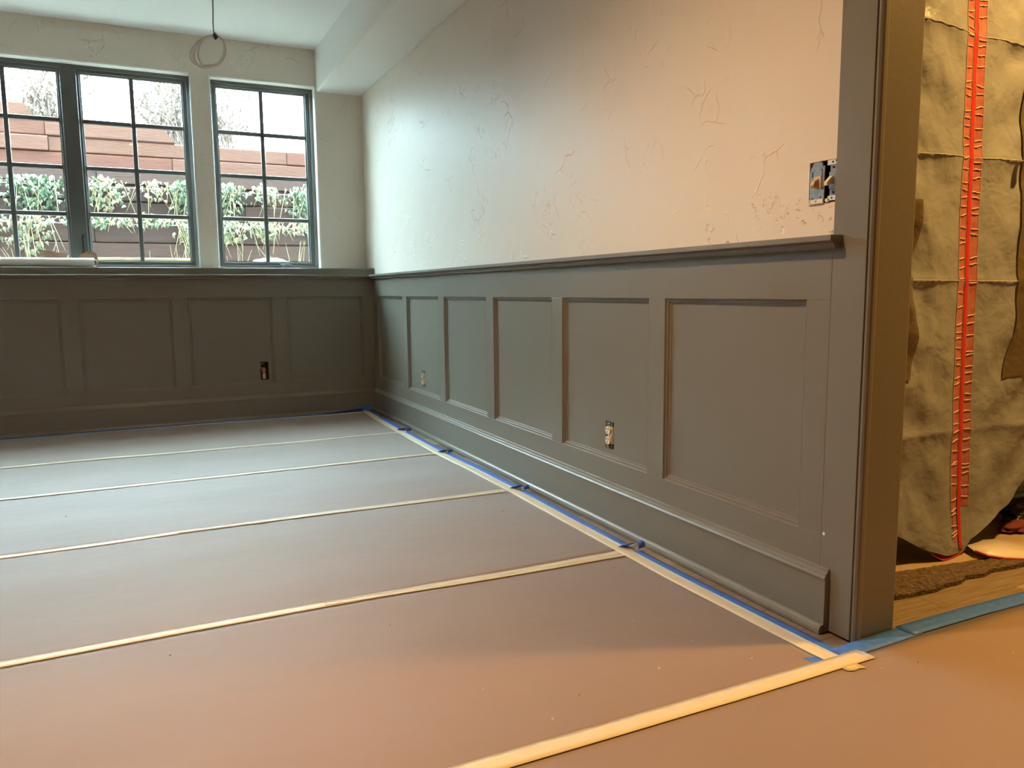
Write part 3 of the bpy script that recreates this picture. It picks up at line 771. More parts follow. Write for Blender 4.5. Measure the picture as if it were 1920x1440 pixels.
m = MB(); m.prism([(-1.848, 0.027), (-1.838, 0.026), (-1.838, 0.0285), (-1.848, 0.029)], lambda p, q, a: (p, q, a), Z_SILL+0.001, Z_SILL+0.018); local(m.build('loose_edge', M_WHITEPAPER), root)
def torn(pts, yoff, label):
    m = MB(); m.prism(pts, lambda p, q, a: (p, a + 0.06*(q-Z_SILL), q), yoff, yoff+0.002)
    tag(m.build('torn_kraft_piece', M_KRAFT), label, 'kraft paper', 'torn kraft pieces behind the paper roll')
torn([(-2.15, Z_SILL+0.001), (-2.145, 1.178), (-2.138, 1.187), (-2.105, 1.184), (-2.085, 1.181), (-2.062, 1.179), (-2.050, 1.170), (-2.02, 1.171), (-2.005, 1.167), (-1.985, Z_SILL+0.02), (-1.98, Z_SILL+0.001)], 0.105, 'torn brown kraft piece standing behind the white roll, left one')
torn([(-1.965, Z_SILL+0.001), (-1.92, 1.163), (-1.895, 1.177), (-1.872, 1.185), (-1.845, 1.180), (-1.828, 1.172), (-1.820, 1.14), (-1.822, Z_SILL+0.001)], 0.118, 'torn brown kraft piece at the right end of the white roll')

# small white paint fleck on the casing
m = MB(); disc(m, right_fn, 4.302, 0.262, 0.0035, 0.0045, -0.0025, 0.0003, 9)
tag(m.build('paint_fleck', M_WHITEPAPER), 'small white fleck stuck on the casing above the baseboard end', 'fleck')

# ------------------------------------------------------------------ hall side: zip wall of plastic, scraps on the floor
YP = -4.10
def interp(x, tab):
    if x <= tab[0][0]: return tab[0][1]
    for (a, b) in zip(tab[:-1], tab[1:]):
        if a[0] <= x <= b[0]: return a[1]+(b[1]-a[1])*(x-a[0])/(b[0]-a[0])
    return tab[-1][1]
HEM = [(0.16, 0.24), (0.45, 0.15), (0.567, 0.105), (0.66, 0.055), (0.76, 0.022), (0.83, 0.014), (0.865, 0.016), (0.90, 0.055), (1.0, 0.095), (1.107, 0.15), (1.20, 0.235), (1.45, 0.40), (2.2, 0.55)]
def zipx(z): return 0.852 - 0.033*z
def poly_y(x, z):
    d = x - zipx(z)
    y = YP
    y += 0.012*math.exp(-(d/0.055)**2)                                        # zipper pulled back a little
    far = 1 - math.exp(-(d/0.16)**2)
    y += far*0.030*noise.noise(Vector((x*3.1, z*1.6, 2.0)))
    y += (0.1+0.9*far)*0.010*noise.noise(Vector((x*9.0+z*5.0, z*3.0-x*3, 7.0)))
    y += (0.3+0.7*far)*0.0035*noise.noise(Vector((x*26.0, z*15.0, 4.0)))
    # sharp crinkles
    y -= far*0.011*(0.5-abs(noise.noise(Vector((x*7.0-z*2.0, z*4.5+x*2.0, 11.0)))))
    y -= far*0.004*(0.5-abs(noise.noise(Vector((x*17.0+z*4.0, z*12.0, 15.0)))))
    # folds that fan out from the zipper
    w = math.exp(-abs(d)/0.28)
    y += 0.012*far*w*math.sin(26*(z - 0.75*abs(d)) + 3*noise.noise(Vector((x*2, z*2, 1))))*min(1, abs(d)/0.05)
    # packing creases
    for zc, sl in ((1.30, 0.012), (0.917, -0.01), (1.665, -0.03), (0.43, 0.0)):
        e = z - (zc + sl*d)
        y -= (0.3+0.7*far)*0.011*math.exp(-abs(e)/0.018)
    # foot of the sheet kicks towards the hall
    y -= 0.02*math.exp(-max(0, z-0.02)/0.12)*math.exp(-(d/0.25)**2)
    return y
root = tag(empty('plastic_sheet', (zipx(0), YP, 0)), 'milky plastic dust barrier sheet with a red zipper hanging beside the post', 'plastic sheet')
NX, NZ = 190, 300; x0, x1, ztop = 0.17, 2.2, 2.64
v, f = [], []
for j in range(NZ+1):
    for i in range(NX+1):
        x = x0 + (x1-x0)*(i/NX)**1.25
        zb = interp(x, HEM); z = zb + (ztop-zb)*(j/NZ)
        v.append((x, poly_y(x, z), z))
for j in range(NZ):
    for i in range(NX):
        a = j*(NX+1)+i; f.append((a, a+1, a+NX+2, a+NX+1))
local(new_mesh_obj('film', v, f, M_POLY, smooth=True), root)
# hem turned under on the right: second layer hanging lower
v, f = [], []
for j in range(13):
    for i in range(41):
        x = 0.88 + 0.40*i/40; zb = interp(x, HEM) - 0.075*math.sin(min(1, (x-0.88)/0.24)*math.pi)*(1 if x < 1.12 else 0.9) - 0.004
        zt = interp(x, HEM)+0.05; z = zb + (zt-zb)*j/12
        v.append((x, poly_y(x, z)+0.05+0.04*(1-j/12), max(0.012, z)))
for j in range(12):
    for i in range(40):
        a = j*41+i; f.append((a, a+1, a+42, a+41))
local(new_mesh_obj('hem_fold', v, f, plastic_mat('grey_polyethylene', (0.42, 0.43, 0.46), 0.92), smooth=True), root)
v, f = [], []
for j in range(11):
    for i in range(31):
        x = 0.25 + 0.55*i/30; zt = interp(x, HEM)+0.05; zb = 0.012 + 0.02*max(0, 0.6-x)
        z = zb + (zt-zb)*j/10; v.append((x, poly_y(x, z)+0.10+0.05*(1-j/10), z))
for j in range(10):
    for i in range(30):
        a = j*31+i; f.append((a, a+1, a+32, a+31))
local(new_mesh_obj('back_fold', v, f, bpy.data.materials['grey_polyethylene'], smooth=True), root)
# creases: bright raised folds
for zc, xa, xb in ((1.30, 0.18, 1.9), (0.917, 0.18, 1.9), (1.665, 0.18, 1.9)):
    pts = []
    for k in range(60):
        x = xa+(xb-xa)*k/59; d = x-zipx(zc); z = zc + {1.30: 0.012, 0.917: -0.01, 1.665: -0.03}[zc]*d
        pts.append((x, poly_y(x, z)-0.0008, z))
    local(MB().tube(pts, 0.0009, 5).build('crease', M_POLY_CREASE, smooth=True), root)
# zipper
zp = empty('zipper', (0, 0, 0)); local(zp, root); zp.matrix_parent_inverse = Matrix.Translation(-Vector(root.location))
def zip_strip(name, off, wid, material, dy, rough_edge=0.0, seed=0, zlo=0.02):
    v, f = [], []; n = 260; rr = random.Random(seed)
    for j in range(n+1):
        z = zlo + (ztop-zlo)*j/n; xc = zipx(z)
        l = off - wid/2 + rr.uniform(-rough_edge, rough_edge); r = off + wid/2 + rr.uniform(-rough_edge, rough_edge)
        for k in range(3):
            x = xc + l + (r-l)*k/2; v.append((x, poly_y(x, z)-dy-(0.0025 if (k == 1 and rough_edge == 0) else 0), z))
    for j in range(n):
        for k in range(2):
            a = j*3+k; f.append((a, a+1, a+4, a+3))
    o = new_mesh_obj(name, v, f, material, smooth=True); o.parent = zp; return o
zip_strip('zipper_tape', -0.029, 0.036, M_ZIPPINK, 0.0012, 0.0012, 1, 0.16)
zip_strip('zipper_tape', 0.027, 0.030, M_ZIPPINK, 0.0012, 0.0012, 2, 0.17)
zip_strip('zipper_tape', -0.024, 0.022, M_ZIPPINK, 0.0011, 0.002, 4, 0.055)
zip_strip('zipper_chain', 0.0, 0.0175, M_ZIPRED, 0.003, 0.0, 3, 0.03)
# puckers: pinched film across the tape
rr = random.Random(11); m = MB(); z = 0.08
while z < ztop-0.05:
    for s in (-1, 1):
        if rr.random() < 0.10 or (s > 0 and z < 0.19) or z < 0.08: continue
        zz = z + rr.uniform(-0.012, 0.012); xc = zipx(zz); a = 0.010; b = 0.048 if s < 0 else 0.044
        sl = rr.uniform(-0.2, 0.45)*s
        pts = []
        for k in range(6):
            q = a+(b-a)*k/5; x = xc+s*q; zk = zz + sl*(q-a)*0.6 + rr.uniform(-0.0015, 0.0015); pts.append((x, poly_y(x, zk)-0.0022, zk))
        m.tube(pts, [0.0010, 0.0022, 0.0024, 0.0021, 0.0019, 0.0008], 5)
    z += rr.uniform(0.018, 0.042)
for s, off in ((-1, 0.0115), (1, 0.0115), (-1, 0.049), (1, 0.043)):
    pts = []
    for k in range(200):
        zz = 0.20+(ztop-0.22)*k/199; x = zipx(zz)+s*(off+rr.uniform(-0.0012, 0.0012)); pts.append((x, poly_y(x, zz)-0.0016, zz))
    m.tube(pts, 0.0011, 4)
pk = m.build('puckered_film', mat('puckered_poly', (0.56, 0.40, 0.33), 0.25), smooth=True); pk.parent = zp
pk['kind'] = 'stuff'
# red edge under the left hem
v, f = [], []
for i in range(25):
    x = 0.66 + 0.20*i/24; zt = interp(x, HEM)+0.006; h = 0.030*math.sin(math.pi*min(1, (i+3)/27))
    yy = poly_y(x, zt)+0.02
    v += [(x, yy, zt), (x+0.01, yy-0.012, max(0.010, zt-h*0.6)), (x+0.012, yy-0.022, max(0.008, zt-h))]
for i in range(24):
    for k in range(2): a = i*3+k; f.append((a, a+1, a+4, a+3))
o = new_mesh_obj('red_hem', v, f, mat('zipper_dark_red', (0.30, 0.012, 0.012), 0.4), smooth=True); o.parent = zp
# zipper flap lying on the floor to the right
fl = [(0.862, -4.150, 0.030), (0.885, -4.185, 0.020), (0.925, -4.215, 0.014), (0.985, -4.252, 0.013), (1.05, -4.270, 0.016), (1.085, -4.255, 0.018), (1.09, -4.18, 0.022), (1.08, -4.10, 0.026), (0.97, -4.08, 0.030), (0.89, -4.10, 0.034)]
v = [p for p in fl]; c = (0.975, -4.165, 0.026); v.append(c)
f = [(i, (i+1) % len(fl), len(fl)) for i in range(len(fl))]
o = new_mesh_obj('floor_flap', v, f, mat('flap_white', (0.60, 0.54, 0.46), 0.4), smooth=True)
sm = o.modifiers.new('thickness', 'SOLIDIFY'); sm.thickness = 0.0015; local(o, root)
o = MB().tube([(p[0], p[1], p[2]) for p in fl[:5]], [0.004, 0.0045, 0.005, 0.0045, 0.003], 6).build('flap_edge', bpy.data.materials['zipper_dark_red'], smooth=True)
local(o, root)
# brown masking film taped over the sheet on both sides, ragged lower ends
def brown(name, left_fn, right_fn_, z0, z1, label, seed, off):
    v, f = [], []; n = 90; rr = random.Random(seed); cols = 8
    low = [z0 + rr.uniform(-0.012, 0.012) for _ in range(cols+1)]
    for j in range(n+1):
        for k in range(cols+1):
            z = low[k] + (z1-low[k])*j/n
            l, r = left_fn(z), right_fn_(z); x = l+(r-l)*k/cols
            v.append((x, poly_y(x, z)-off-0.004*abs(noise.noise(Vector((x*20, z*7, seed)))), z))
    for j in range(n):
        for k in range(cols):
            a = j*(cols+1)+k; f.append((a, a+1, a+cols+2, a+cols+1))
    tag(new_mesh_obj(name, v, f, M_BROWNSHEET, smooth=True), label, 'masking film', 'brown masking film strips on the plastic sheet')
brown('brown_film_strip', lambda z: 1.035+0.018*noise.noise(Vector((0, z*3, 5)))-0.03*max(0, 0.75-z)/0.15, lambda z: 1.42, 0.60, 2.62, 'brown masking film covering the right side of the plastic sheet', 3, 0.0045)
brown('brown_film_strip', lambda z: 0.30, lambda z: 0.560+0.022*noise.noise(Vector((0, z*4, 9)))+0.016*math.exp(-((z-0.74)/0.09)**2)-0.02*math.exp(-((z-0.95)/0.08)**2), 0.606, 1.16, 'narrow brown masking film showing between the post and the plastic', 4, 0.0045)
# shiny tape tag high on the right
v = [(1.012, -4.132, 1.335), (1.030, -4.136, 1.345), (1.034, -4.138, 1.30), (1.02, -4.136, 1.275), (1.004, -4.131, 1.27)]
o = new_mesh_obj('foil_tag', v, [(0, 1, 2, 3, 4)], mat('dull_foil', (0.30, 0.28, 0.24), 0.25, metallic=0.8)); sm = o.modifiers.new('t', 'SOLIDIFY'); sm.thickness = 0.001
tag(o, 'small shiny tape scrap at the edge of the brown film', 'tape scrap')

# ragged carpet scrap under the plastic
def slab_poly(name, outline, z0, z1, material, label, cat, noise_amp=0.004, step=0.02):
    bm = bmesh.new(); vs_ = [bm.verts.new((x, y, 0)) for x, y in outline]; bm.faces.new(vs_)
    bmesh.ops.triangulate(bm, faces=bm.faces[:])
    for _ in range(4):
        bmesh.ops.subdivide_edges(bm, edges=[e for e in bm.edges if e.calc_length() > step], cuts=1, use_grid_fill=False)
        bmesh.ops.triangulate(bm, faces=bm.faces[:])
    for w in bm.verts:
        w.co.z = z1 + noise_amp*noise.noise(w.co*60) + noise_amp*0.8*noise.noise(w.co*140)
    r = bmesh.ops.extrude_face_region(bm, geom=bm.faces[:])
    for g in r['geom']:
        if isinstance(g, bmesh.types.BMVert): g.co.z = z0
    me = bpy.data.meshes.new(name); bm.to_mesh(me); bm.free(); me.materials.append(material)
    o = bpy.data.objects.new(name, me); col.objects.link(o); return tag(o, label, cat)
top = [(0.40, -4.12), (0.50, -4.13), (0.60, -4.145), (0.72, -4.16), (0.82, -4.18), (0.94, -4.20), (1.05, -4.19), (1.16, -4.16), (1.40, -4.10)]
bot = [(1.42, -4.17), (1.22, -4.23), (1.05, -4.262), (0.90, -4.262), (0.80, -4.250), (0.74, -4.262), (0.67, -4.252), (0.62, -4.268), (0.55, -4.266), (0.50, -4.275), (0.42, -4.270), (0.34, -4.262)]
slab_poly('carpet_scrap', top+bot, 0.0005, 0.014, M_CARPET, 'ragged dark brown carpet scrap on the wood floor below the plastic', 'carpet')
# bare pale subfloor sheet behind it
slab_poly('subfloor_board', [(0.20, -4.13), (0.6, -4.14), (1.0, -4.17), (1.5, -4.10), (2.2, -4.0), (2.2, -3.3), (0.20, -3.3)], 0.0005, 0.006,
          mat('tan_board', (0.42, 0.31, 0.17), 0.6, var=0.3, var_scale=9), 'pale tan board on the floor behind the plastic', 'board', 0.0006, 0.12)

# clutter seen under the lifted hem at the right: blue-grey tub, dark bag, red cloth
root = tag(empty('storage_tub', (1.86, -3.62, 0.006)), 'blue grey plastic tub under the lifted plastic hem', 'tub')
m = MB()
tp = lambda s, z: [(1.50-0.0+s, -3.86-s, z), (2.2, -3.86-s, z), (2.2, -3.4, z), (1.50-0.0+s, -3.4, z)]
n = 0; V = []; Fc = []
rings = [(0.03, 0.062), (0.0, 0.068), (0.0, 0.082), (0.03, 0.085), (0.02, 0.26)]
for s, z in rings:
    V += [(1.40+s, -3.90+s, z), (2.10-s, -3.90+s, z), (2.10-s, -3.45-s, z), (1.40+s, -3.45-s, z)]
for i in range(len(rings)-1):
    for k in range(4): Fc.append((i*4+k, i*4+(k+1) % 4, (i+1)*4+(k+1) % 4, (i+1)*4+k))
Fc += [(3, 2, 1, 0), tuple(len(V)-4+k for k in range(4))]
local(bevel(new_mesh_obj('tub_body', V, Fc, mat('tub_blue_grey', (0.20, 0.27, 0.33), 0.5)), 0.004, 2), root)
m = MB()
for (lx, ly) in ((1.50, -3.80), (2.04, -3.80), (2.04, -3.52), (1.50, -3.52)):
    local(MB().box(lx-0.02, lx+0.02, ly-0.02, ly+0.02, 0.006, 0.064).build('tub_foot', mat('tub_dark', (0.03, 0.03, 0.03), 0.5)), root)
def lump(name, c, r, material, label, cat, seed, folds=1.0):
    bm = bmesh.new(); bmesh.ops.create_icosphere(bm, subdivisions=4, radius=1.0)
    for w in bm.verts:
        d = w.co.normalized(); k = 1 + 0.22*folds*noise.noise(d*2.2+Vector((seed, 0, 0))) + 0.10*folds*abs(noise.noise(d*6+Vector((0, seed, 0))))
        p = Vector((d.x*r[0], d.y*r[1], d.z*r[2]))*k
        p.z = max(p.z, -r[2]*0.72); w.co = p + Vector((c[0], c[1], c[2]+r[2]*0.72))
    me = bpy.data.meshes.new(name); bm.to_mesh(me); bm.free(); me.materials.append(material)
    me.polygons.foreach_set('use_smooth', [True]*len(me.polygons))
    o = bpy.data.objects.new(name, me); col.objects.link(o); return tag(o, label, cat)
lump('rubbish_bag', (1.43, -3.975, 0.007), (0.12, 0.050, 0.036), mat('bag_black', (0.018, 0.015, 0.012), 0.22), 'crumpled dark bag lying under the plastic hem', 'bag', 3.0, 1.6)
lump('red_cloth', (1.285, -4.035, 0.007), (0.085, 0.035, 0.020), mat('dark_red_cloth', (0.13, 0.022, 0.012), 0.8), 'dark red cloth heap on the floor below the plastic hem', 'cloth', 8.0, 1.4)

# crumbs on the paper
crumb_px = [(-1.02, -3.78), (-0.93, -4.20), (-1.36, -4.36), (-1.56, -3.7), (-0.36, -4.22), (-0.52, -4.30), (-0.75, -4.32), (-0.29, -4.36), (-0.05, -4.53), (0.05, -4.55), (-0.62, -4.47), (-0.85, -4.38),
            (-1.9, -2.2), (-0.55, -2.1), (-0.48, -2.5), (-0.30, -2.95), (-2.2, -2.9), (-0.42, -4.05), (-0.22, -3.9), (0.3, -4.62)]
rr = random.Random(21); m = MB(); m2 = MB()
for i, (x, y) in enumerate(crumb_px):
    s = rr.uniform(0.0018, 0.0040); z = hgt(x, y)+0.0005; t = (m if i % 3 == 0 else m2); n = len(t.v)
    a = rr.uniform(0, 6)
    t.v += [(x+s*math.cos(a+k*2.1)*rr.uniform(0.7, 1.3), y+s*math.sin(a+k*2.1)*rr.uniform(0.7, 1.3), z) for k in range(3)] + [(x, y, z+s*0.9)]
    t.f += [(n, n+1, n+2), (n, n+1, n+3), (n+1, n+2, n+3), (n+2, n, n+3)]
o = m.build('dark_crumbs', M_BOX); tag(o, 'dark crumbs of debris scattered on the floor paper', 'debris'); o['kind'] = 'stuff'
o = m2.build('pale_crumbs', M_IVORY); tag(o, 'pale plaster crumbs scattered on the floor paper', 'debris'); o['kind'] = 'stuff'

# ------------------------------------------------------------------ garden outside the windows: stepped timber retaining walls
struct(MB().box(-9, 5, 0.39, 9.0, -0.2, 0.62).build('ground', mat('pale_bounce_ground', (0.42, 0.40, 0.36), 0.9, var=0.3, bump=0.5, bump_scale=60)), 'garden ground outside the windows, made pale to bounce daylight indoors', 'ground')  # unseen ground, lightened so daylight bounces up to the ceiling
struct(MB().box(-9, 5, 1.86, 2.42, 0.6, 1.46).build('planting_ledge_lower', M_SOIL), 'soil bed on the lower retaining wall', 'ground')
struct(MB().box(-9, 5, 2.38, 3.00, 0.6, 1.84).build('planting_ledge_upper', M_SOIL), 'soil bed on the middle retaining wall', 'ground')
struct(MB().box(-9, 5, 2.98, 7.0, 0.6, 2.28).build('bank', M_SOIL), 'earth bank behind the top retaining wall', 'ground')
tim_cache = {}
def timber(root, x0, x1, y, z0, z1, k, cut=0.0):
    """a stained timber, rounded arrises; cut slopes its right end"""
    w, h, d = x1-x0, z1-z0, 0.13; c = 0.008; g = 0.003
    prof = [(g, g+c), (g+c, g), (d, g), (d, h-g), (g+c, h-g), (g, h-g-c)]
    m = MB(); m.v += [(g, p, q) for p, q in prof] + [(w-g-cut*(q/h), p, q) for p, q in prof]
    kk = len(prof)
    m.f += [(i, (i+1) % kk, kk+(i+1) % kk, kk+i) for i in range(kk)] + [tuple(reversed(range(kk))), tuple(kk+i for i in range(kk))]
    o = m.build('timber', M_TIMBER[k], root); o.location = Vector((x0, y, z0)) + Vector((0, random.uniform(-0.014, 0.010), 0)) - Vector(root.location)
def wall_rows(name, label, y, rows, joints, kinds, seed):
    root = tag(empty(name, (-1.5, y, rows[0])), label, 'retaining wall'); rr = random.Random(seed)
    for i in range(len(rows)-1):
        js = joints[i]; k = kinds[i]
        for a, b in zip(js[:-1], js[1:]):
            timber(root, a, b, y, rows[i], rows[i+1], rr.choice(k))
    return root
wall_rows('timber_wall', 'lowest brown timber retaining wall with ivy hanging over it', 1.74, [0.72, 0.875, 1.03, 1.185, 1.338, 1.50],
          [[-7, -4.2, -1.2, 1.6, 4], [-7, -3.1, -0.6, 2, 4], [-7, -2.6, 0.2, 4], [-7, -3.6, -0.9, 1.6, 4], [-7, -4.3, -1.9, -0.15, 2, 4]],
          [(2, 3)]*5, 1)
wall_rows('timber_wall', 'middle brown timber retaining wall behind the lower ivy', 2.26, [1.50, 1.605, 1.738, 1.87],
          [[-7, -3, -0.2, 4], [-7, -2.9, -0.62, 1.5, 4], [-7, -3.5, -1.45, -0.5, 2.6, 4]], [(2, 3)]*3, 2)
r3 = wall_rows('timber_wall', 'top orange red timber retaining wall under the white sky', 2.86, [1.86, 1.965, 2.10, 2.243, 2.385],
               [[-7, -2.6, 0.3, 4], [-7, -3.3, -1.9, 1.1, 4], [-7, -2.95, -1.22, 0.6, 4], [-7, -4.2, -2.28, -0.1, 4]], [(3,), (3, 0), (1, 3, 0), (0, 1)], 3)
timber(r3, -7, -2.30, 2.86, 2.385, 2.53, 0); timber(r3, -2.30, -1.18, 2.86, 2.385, 2.53, 1, cut=0.10)
timber(r3, -7, -2.36, 2.86, 2.53, 2.672, 1, cut=0.10)

# unseen storeys of the house, added to shade the retaining walls from the sky
hs = struct(MB().box(-9, 5, 0.05, 0.39, Z_CEIL+0.15, 7.2).build('wall_outside', mat('outer_siding', (0.16, 0.14, 0.12), 0.8, var=0.2)), 'unseen upper storey facade, added above the windows to shade the retaining walls', 'facade')
struct(MB().box(X_DRY+0.05, 5, 0.05, 0.39, -0.2, Z_CEIL+0.15).build('wall_outside', M_FRAME), 'facade of the house beside the windows', 'facade')
struct(MB().box(-9, X_LEFT, 0.05, 0.39, -0.2, Z_CEIL+0.15).build('wall_outside', M_FRAME), 'facade of the house left of the windows', 'facade')

# sill lumber and a white bag just outside the glass
lum = MB().box(-1.86, -1.16, 0.47, 0.56, 1.06, 1.158)
tag(bevel(lum.build('lumber_offcut', M_LUMBER), 0.006, 2), 'pale raw lumber offcut outside the double window', 'lumber')
struct(MB().box(-3.7, 0.1, 0.39, 0.72, 0.62, 1.06).build('trim_7', mat('outer_sill', (0.35, 0.33, 0.30), 0.7)), 'exterior sill ledge below the windows', 'ledge')
o = lump('white_bag', (-0.66, 0.483, 1.061), (0.15, 0.050, 0.058), mat('white_bag_plastic', (0.85, 0.86, 0.86), 0.35), 'bunched white plastic outside the bottom of the single window', 'plastic', 5.0, 1.2)
tag(MB().box(-1.02, -0.42, 0.575, 0.66, 1.0605, 1.118).build('lumber_offcut', M_LUMBER), 'pale raw lumber offcut outside the single window', 'lumber')

# ivy: trailing stems with leaves (joined per plant), draped over the ledges
def leaf(m, p, nrm, up, s, rr):
    n = nrm.normalized(); u = (up - n*up.dot(n)); u = u.normalized() if u.length > 1e-4 else Vector((0, 0, 1)); w = n.cross(u)
    shape = [(0, -0.60), (0.42, -0.34), (0.26, 0.12), (0.0, 0.85), (-0.26, 0.12), (-0.42, -0.34)]
    k = len(m.v); m.v.append(tuple(p + n*s*0.10))
    m.v += [tuple(p + w*a*s + u*b*s - n*s*0.10*abs(a)) for a, b in shape]
    m.f += [(k, k+1+i, k+1+(i+1) % 6) for i in range(6)]
def ivy(x, y, z, width, drop, n, kinds, seed, label, stems=5, stem_drop=None):
    rr = random.Random(seed); root = tag(empty('ivy_plant', (x, y, z)), label, 'ivy', 'ivy plants on the timber walls')
    by = {k: MB() for k in set(kinds)}
    for i in range(n):
        t = rr.gauss(0, 0.42); px = x + max(-1, min(1, t))*width/2
        q = rr.random()**1.3; pz = z + 0.06*(1-abs(t)) - drop*q*(1-0.5*abs(t)) + rr.uniform(-0.02, 0.03)
        py = y - 0.02 - 0.05*rr.random() - 0.03*(1-q) + (0.06 if pz > z else 0)*rr.random()
        nr = Vector((rr.uniform(-0.7, 0.7), -1, rr.uniform(-0.2, 0.9))); up = Vector((rr.uniform(-0.8, 0.8), 0, -1))
        leaf(by[rr.choice(kinds)], Vector((px, py, pz)), nr, up, rr.uniform(0.018, 0.046), rr)
    for k, m in by.items():
        o = local(m.build('foliage', M_LEAF[k]), root); o['kind'] = 'stuff'
    m = MB()
    for i in range(stems):
        sx = x + rr.uniform(-0.5, 0.5)*width; bend = rr.uniform(-0.18, 0.18); dd = (stem_drop or drop)*rr.uniform(0.5, 1.2)
        pts = [Vector((sx + bend*(k/5)**1.5, y - 0.03 - 0.06*math.sin(k/5*2.2), z + 0.05 - dd*(k/5)**1.2 + 0.05*math.sin(k/5*3.1))) for k in range(6)]
        m.tube(pts, [0.0035, 0.0035, 0.003, 0.003, 0.0025, 0.0015], 4)
    o = local(m.build('stems', M_STRAW), root); o['kind'] = 'stuff'
def where(x): return 'seen in the single window' if x > -1.1 else ('seen in the right half of the double window' if x > -1.92 else 'seen in the left half of the double window')
specs = [  # x, tier, width, drop, n, kinds, note
    (-2.95, 2, 0.55, 0.30, 130, (0, 1, 2, 3), 'pale leafy ivy on the middle wall at the far left edge'),
    (-2.36, 2, 0.62, 0.32, 190, (0, 0, 1, 3), 'dark green ivy clump on the middle wall, left half of the double window'),
    (-1.83, 2, 0.42, 0.30, 150, (2, 3, 3, 1), 'cream dried ivy hanging on the middle wall, right half of the double window'),
    (-1.42, 2, 0.30, 0.20, 36, (2, 3), 'thin straw coloured ivy trailing on the middle wall'),
    (-1.16, 2, 0.32, 0.30, 130, (0, 1, 1, 3), 'green ivy clump on the middle wall beside the single window pier'),
    (-0.78, 2, 0.34, 0.34, 130, (0, 1, 3, 2), 'green and cream ivy at the left of the single window'),
    (-0.44, 2, 0.30, 0.22, 60, (2, 3, 1), 'sparse yellowed ivy in the middle of the single window'),
    (-0.06, 2, 0.42, 0.32, 160, (1, 3, 0, 1), 'bright leafy ivy at the right of the single window'),
    (-2.78, 1, 0.50, 0.42, 170, (2, 3, 1, 0), 'shaggy cream ivy on the lower wall at the far left edge'),
    (-2.38, 1, 0.36, 0.36, 120, (2, 3, 2, 1), 'shaggy straw ivy on the lower wall, left half of the double window'),
    (-1.95, 1, 0.60, 0.08, 80, (1, 3, 1), 'low creeping ivy along the top of the lower wall'),
    (-1.55, 1, 0.70, 0.08, 80, (1, 2, 3), 'thin yellow green creeper along the lower wall top'),
    (-1.16, 1, 0.26, 0.30, 60, (2, 3, 1), 'straw coloured hanging weeds on the lower wall near the pier'),
    (-0.84, 1, 0.36, 0.24, 90, (3, 1, 2), 'pale hanging weeds on the lower wall, left of the single window'),
    (-0.52, 1, 0.34, 0.20, 70, (3, 1, 2), 'pale hanging weeds on the lower wall, middle of the single window'),
    (-0.18, 1, 0.34, 0.12, 50, (3, 1, 2), 'pale creeping weeds on the lower wall, right of the single window'),
]
for i, (x, t, w, d, n, kd, lab) in enumerate(specs):
    ivy(x, 1.74 if t == 1 else 2.26, 1.50 if t == 1 else 1.87, w, d, int(n*1.5), kd, 100+i, lab, stems=7, stem_drop=d*1.5)
# dry grass tufts in front of the lowest wall
def grass(x, y, n, h, spread, seed, label):
    rr = random.Random(seed); m = MB()
    for i in range(n):
        dx = rr.gauss(0, spread); hh = h*rr.uniform(0.5, 1.0); bx = x+rr.uniform(-0.05, 0.05)
        pts = [Vector((bx+dx*(k/5)**1.4, y-0.04*(k/5)+rr.uniform(-.01, .01), 0.60+hh*(k/5)-0.25*abs(dx)*(k/5)**3)) for k in range(6)]
        m.tube(pts, [0.004, 0.0035, 0.003, 0.0026, 0.002, 0.0010], 4)
    o = m.build('dry_grass_tuft', M_STRAW); o['kind'] = 'stuff'; tag(o, label, 'dry grass')
grass(-0.30, 1.60, 34, 0.86, 0.30, 1, 'fan of dry straw grass at the right of the single window')
grass(-0.80, 1.58, 22, 0.80, 0.22, 2, 'tangled dry straw stems at the left of the single window')
grass(-1.22, 1.60, 18, 0.78, 0.14, 3, 'dry straw stems beside the pier between the windows')
grass(-1.45, 1.62, 9, 0.70, 0.12, 4, 'few dry straw stems in the right half of the double window')
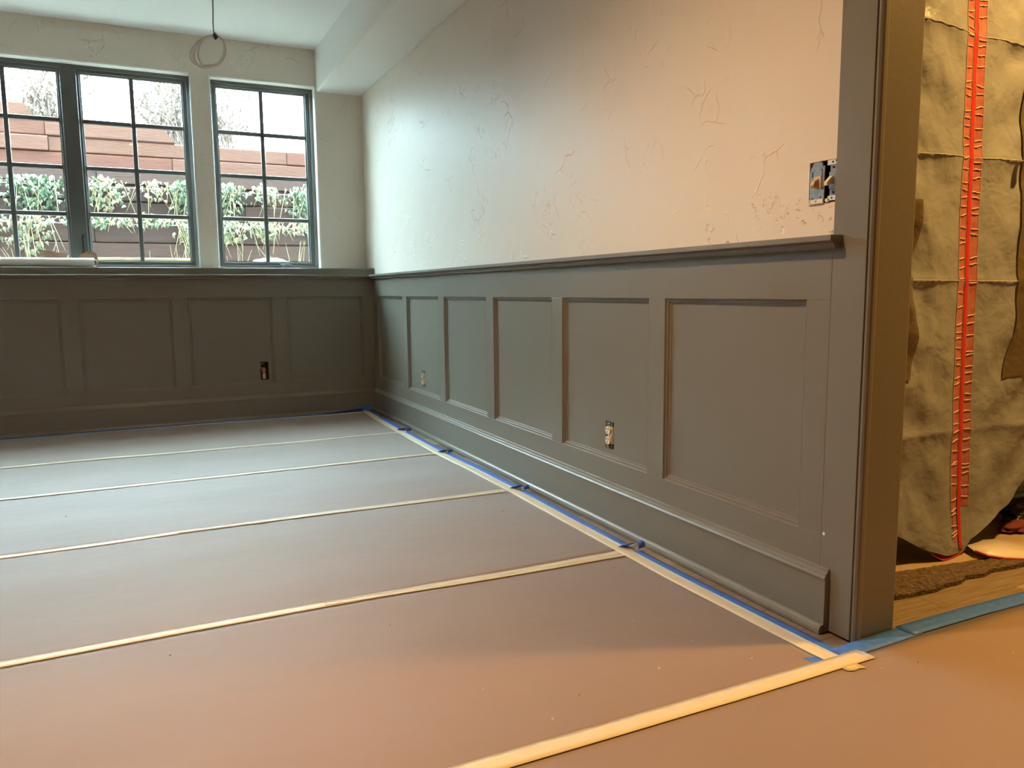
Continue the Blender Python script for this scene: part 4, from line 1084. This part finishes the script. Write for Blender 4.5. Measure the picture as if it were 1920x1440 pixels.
grass(-2.35, 1.60, 26, 0.82, 0.20, 5, 'dry straw stems at the left of the double window')

# bare shrubs on the bank
def shrub(x, y, z, h, spread, n, seed, label, leaves=60):
    rr = random.Random(seed); root = tag(empty('bare_shrub', (x, y, z)), label, 'shrub', 'leafless shrubs above the top wall')
    m = MB(); lf = MB()
    def branch(p, d, L, r, depth):
        pts = [p]; q = p.copy(); dd = d.copy()
        for k in range(4):
            dd = (dd + Vector((rr.uniform(-.3, .3), rr.uniform(-.3, .3), rr.uniform(-.12, .22)))).normalized(); q = q + dd*L/4; pts.append(q.copy())
        m.tube(pts, [r, r*0.9, r*0.8, r*0.65, r*0.5], 4, caps=False)
        if depth:
            for k in range(3):
                s = pts[rr.randint(1, 4)]; nd = (dd + Vector((rr.uniform(-.9, .9), rr.uniform(-.5, .5), rr.uniform(-.3, .7)))).normalized()
                branch(s, nd, L*rr.uniform(0.5, 0.75), r*0.6, depth-1)
        elif leaves:
            for k in range(3):
                leaf(lf, pts[rr.randint(1, 4)], Vector((rr.uniform(-1, 1), -1, rr.uniform(-.5, .8))), Vector((rr.uniform(-1, 1), 0, -1)), rr.uniform(0.022, 0.042), rr)
    for i in range(n):
        branch(Vector((x+rr.uniform(-spread, spread)*0.4, y+rr.uniform(-.2, .2), z)), Vector((rr.uniform(-spread, spread), rr.uniform(-.2, .2), 1)).normalized(), h*rr.uniform(0.35, 0.6), 0.012, 3)
    local(m.build('branches', M_TWIG), root)
    if lf.v:
        o = local(lf.build('dead_leaves', mat('dead_leaf', (0.16, 0.115, 0.085), 0.7)), root); o['kind'] = 'stuff'
shrub(-2.36, 3.55, 2.28, 1.0, 0.24, 20, 31, 'bare twiggy shrub in the left half of the double window')
shrub(-3.25, 3.7, 2.28, 1.1, 0.3, 6, 34, 'bare twiggy shrub at the far left edge of the windows')
shrub(-0.68, 3.35, 2.25, 0.95, 0.10, 7, 37, 'small bare shrub in the upper left of the single window')
shrub(-1.12, 3.3, 2.25, 1.0, 0.12, 16, 32, 'bare twiggy shrub at the right edge of the double window')
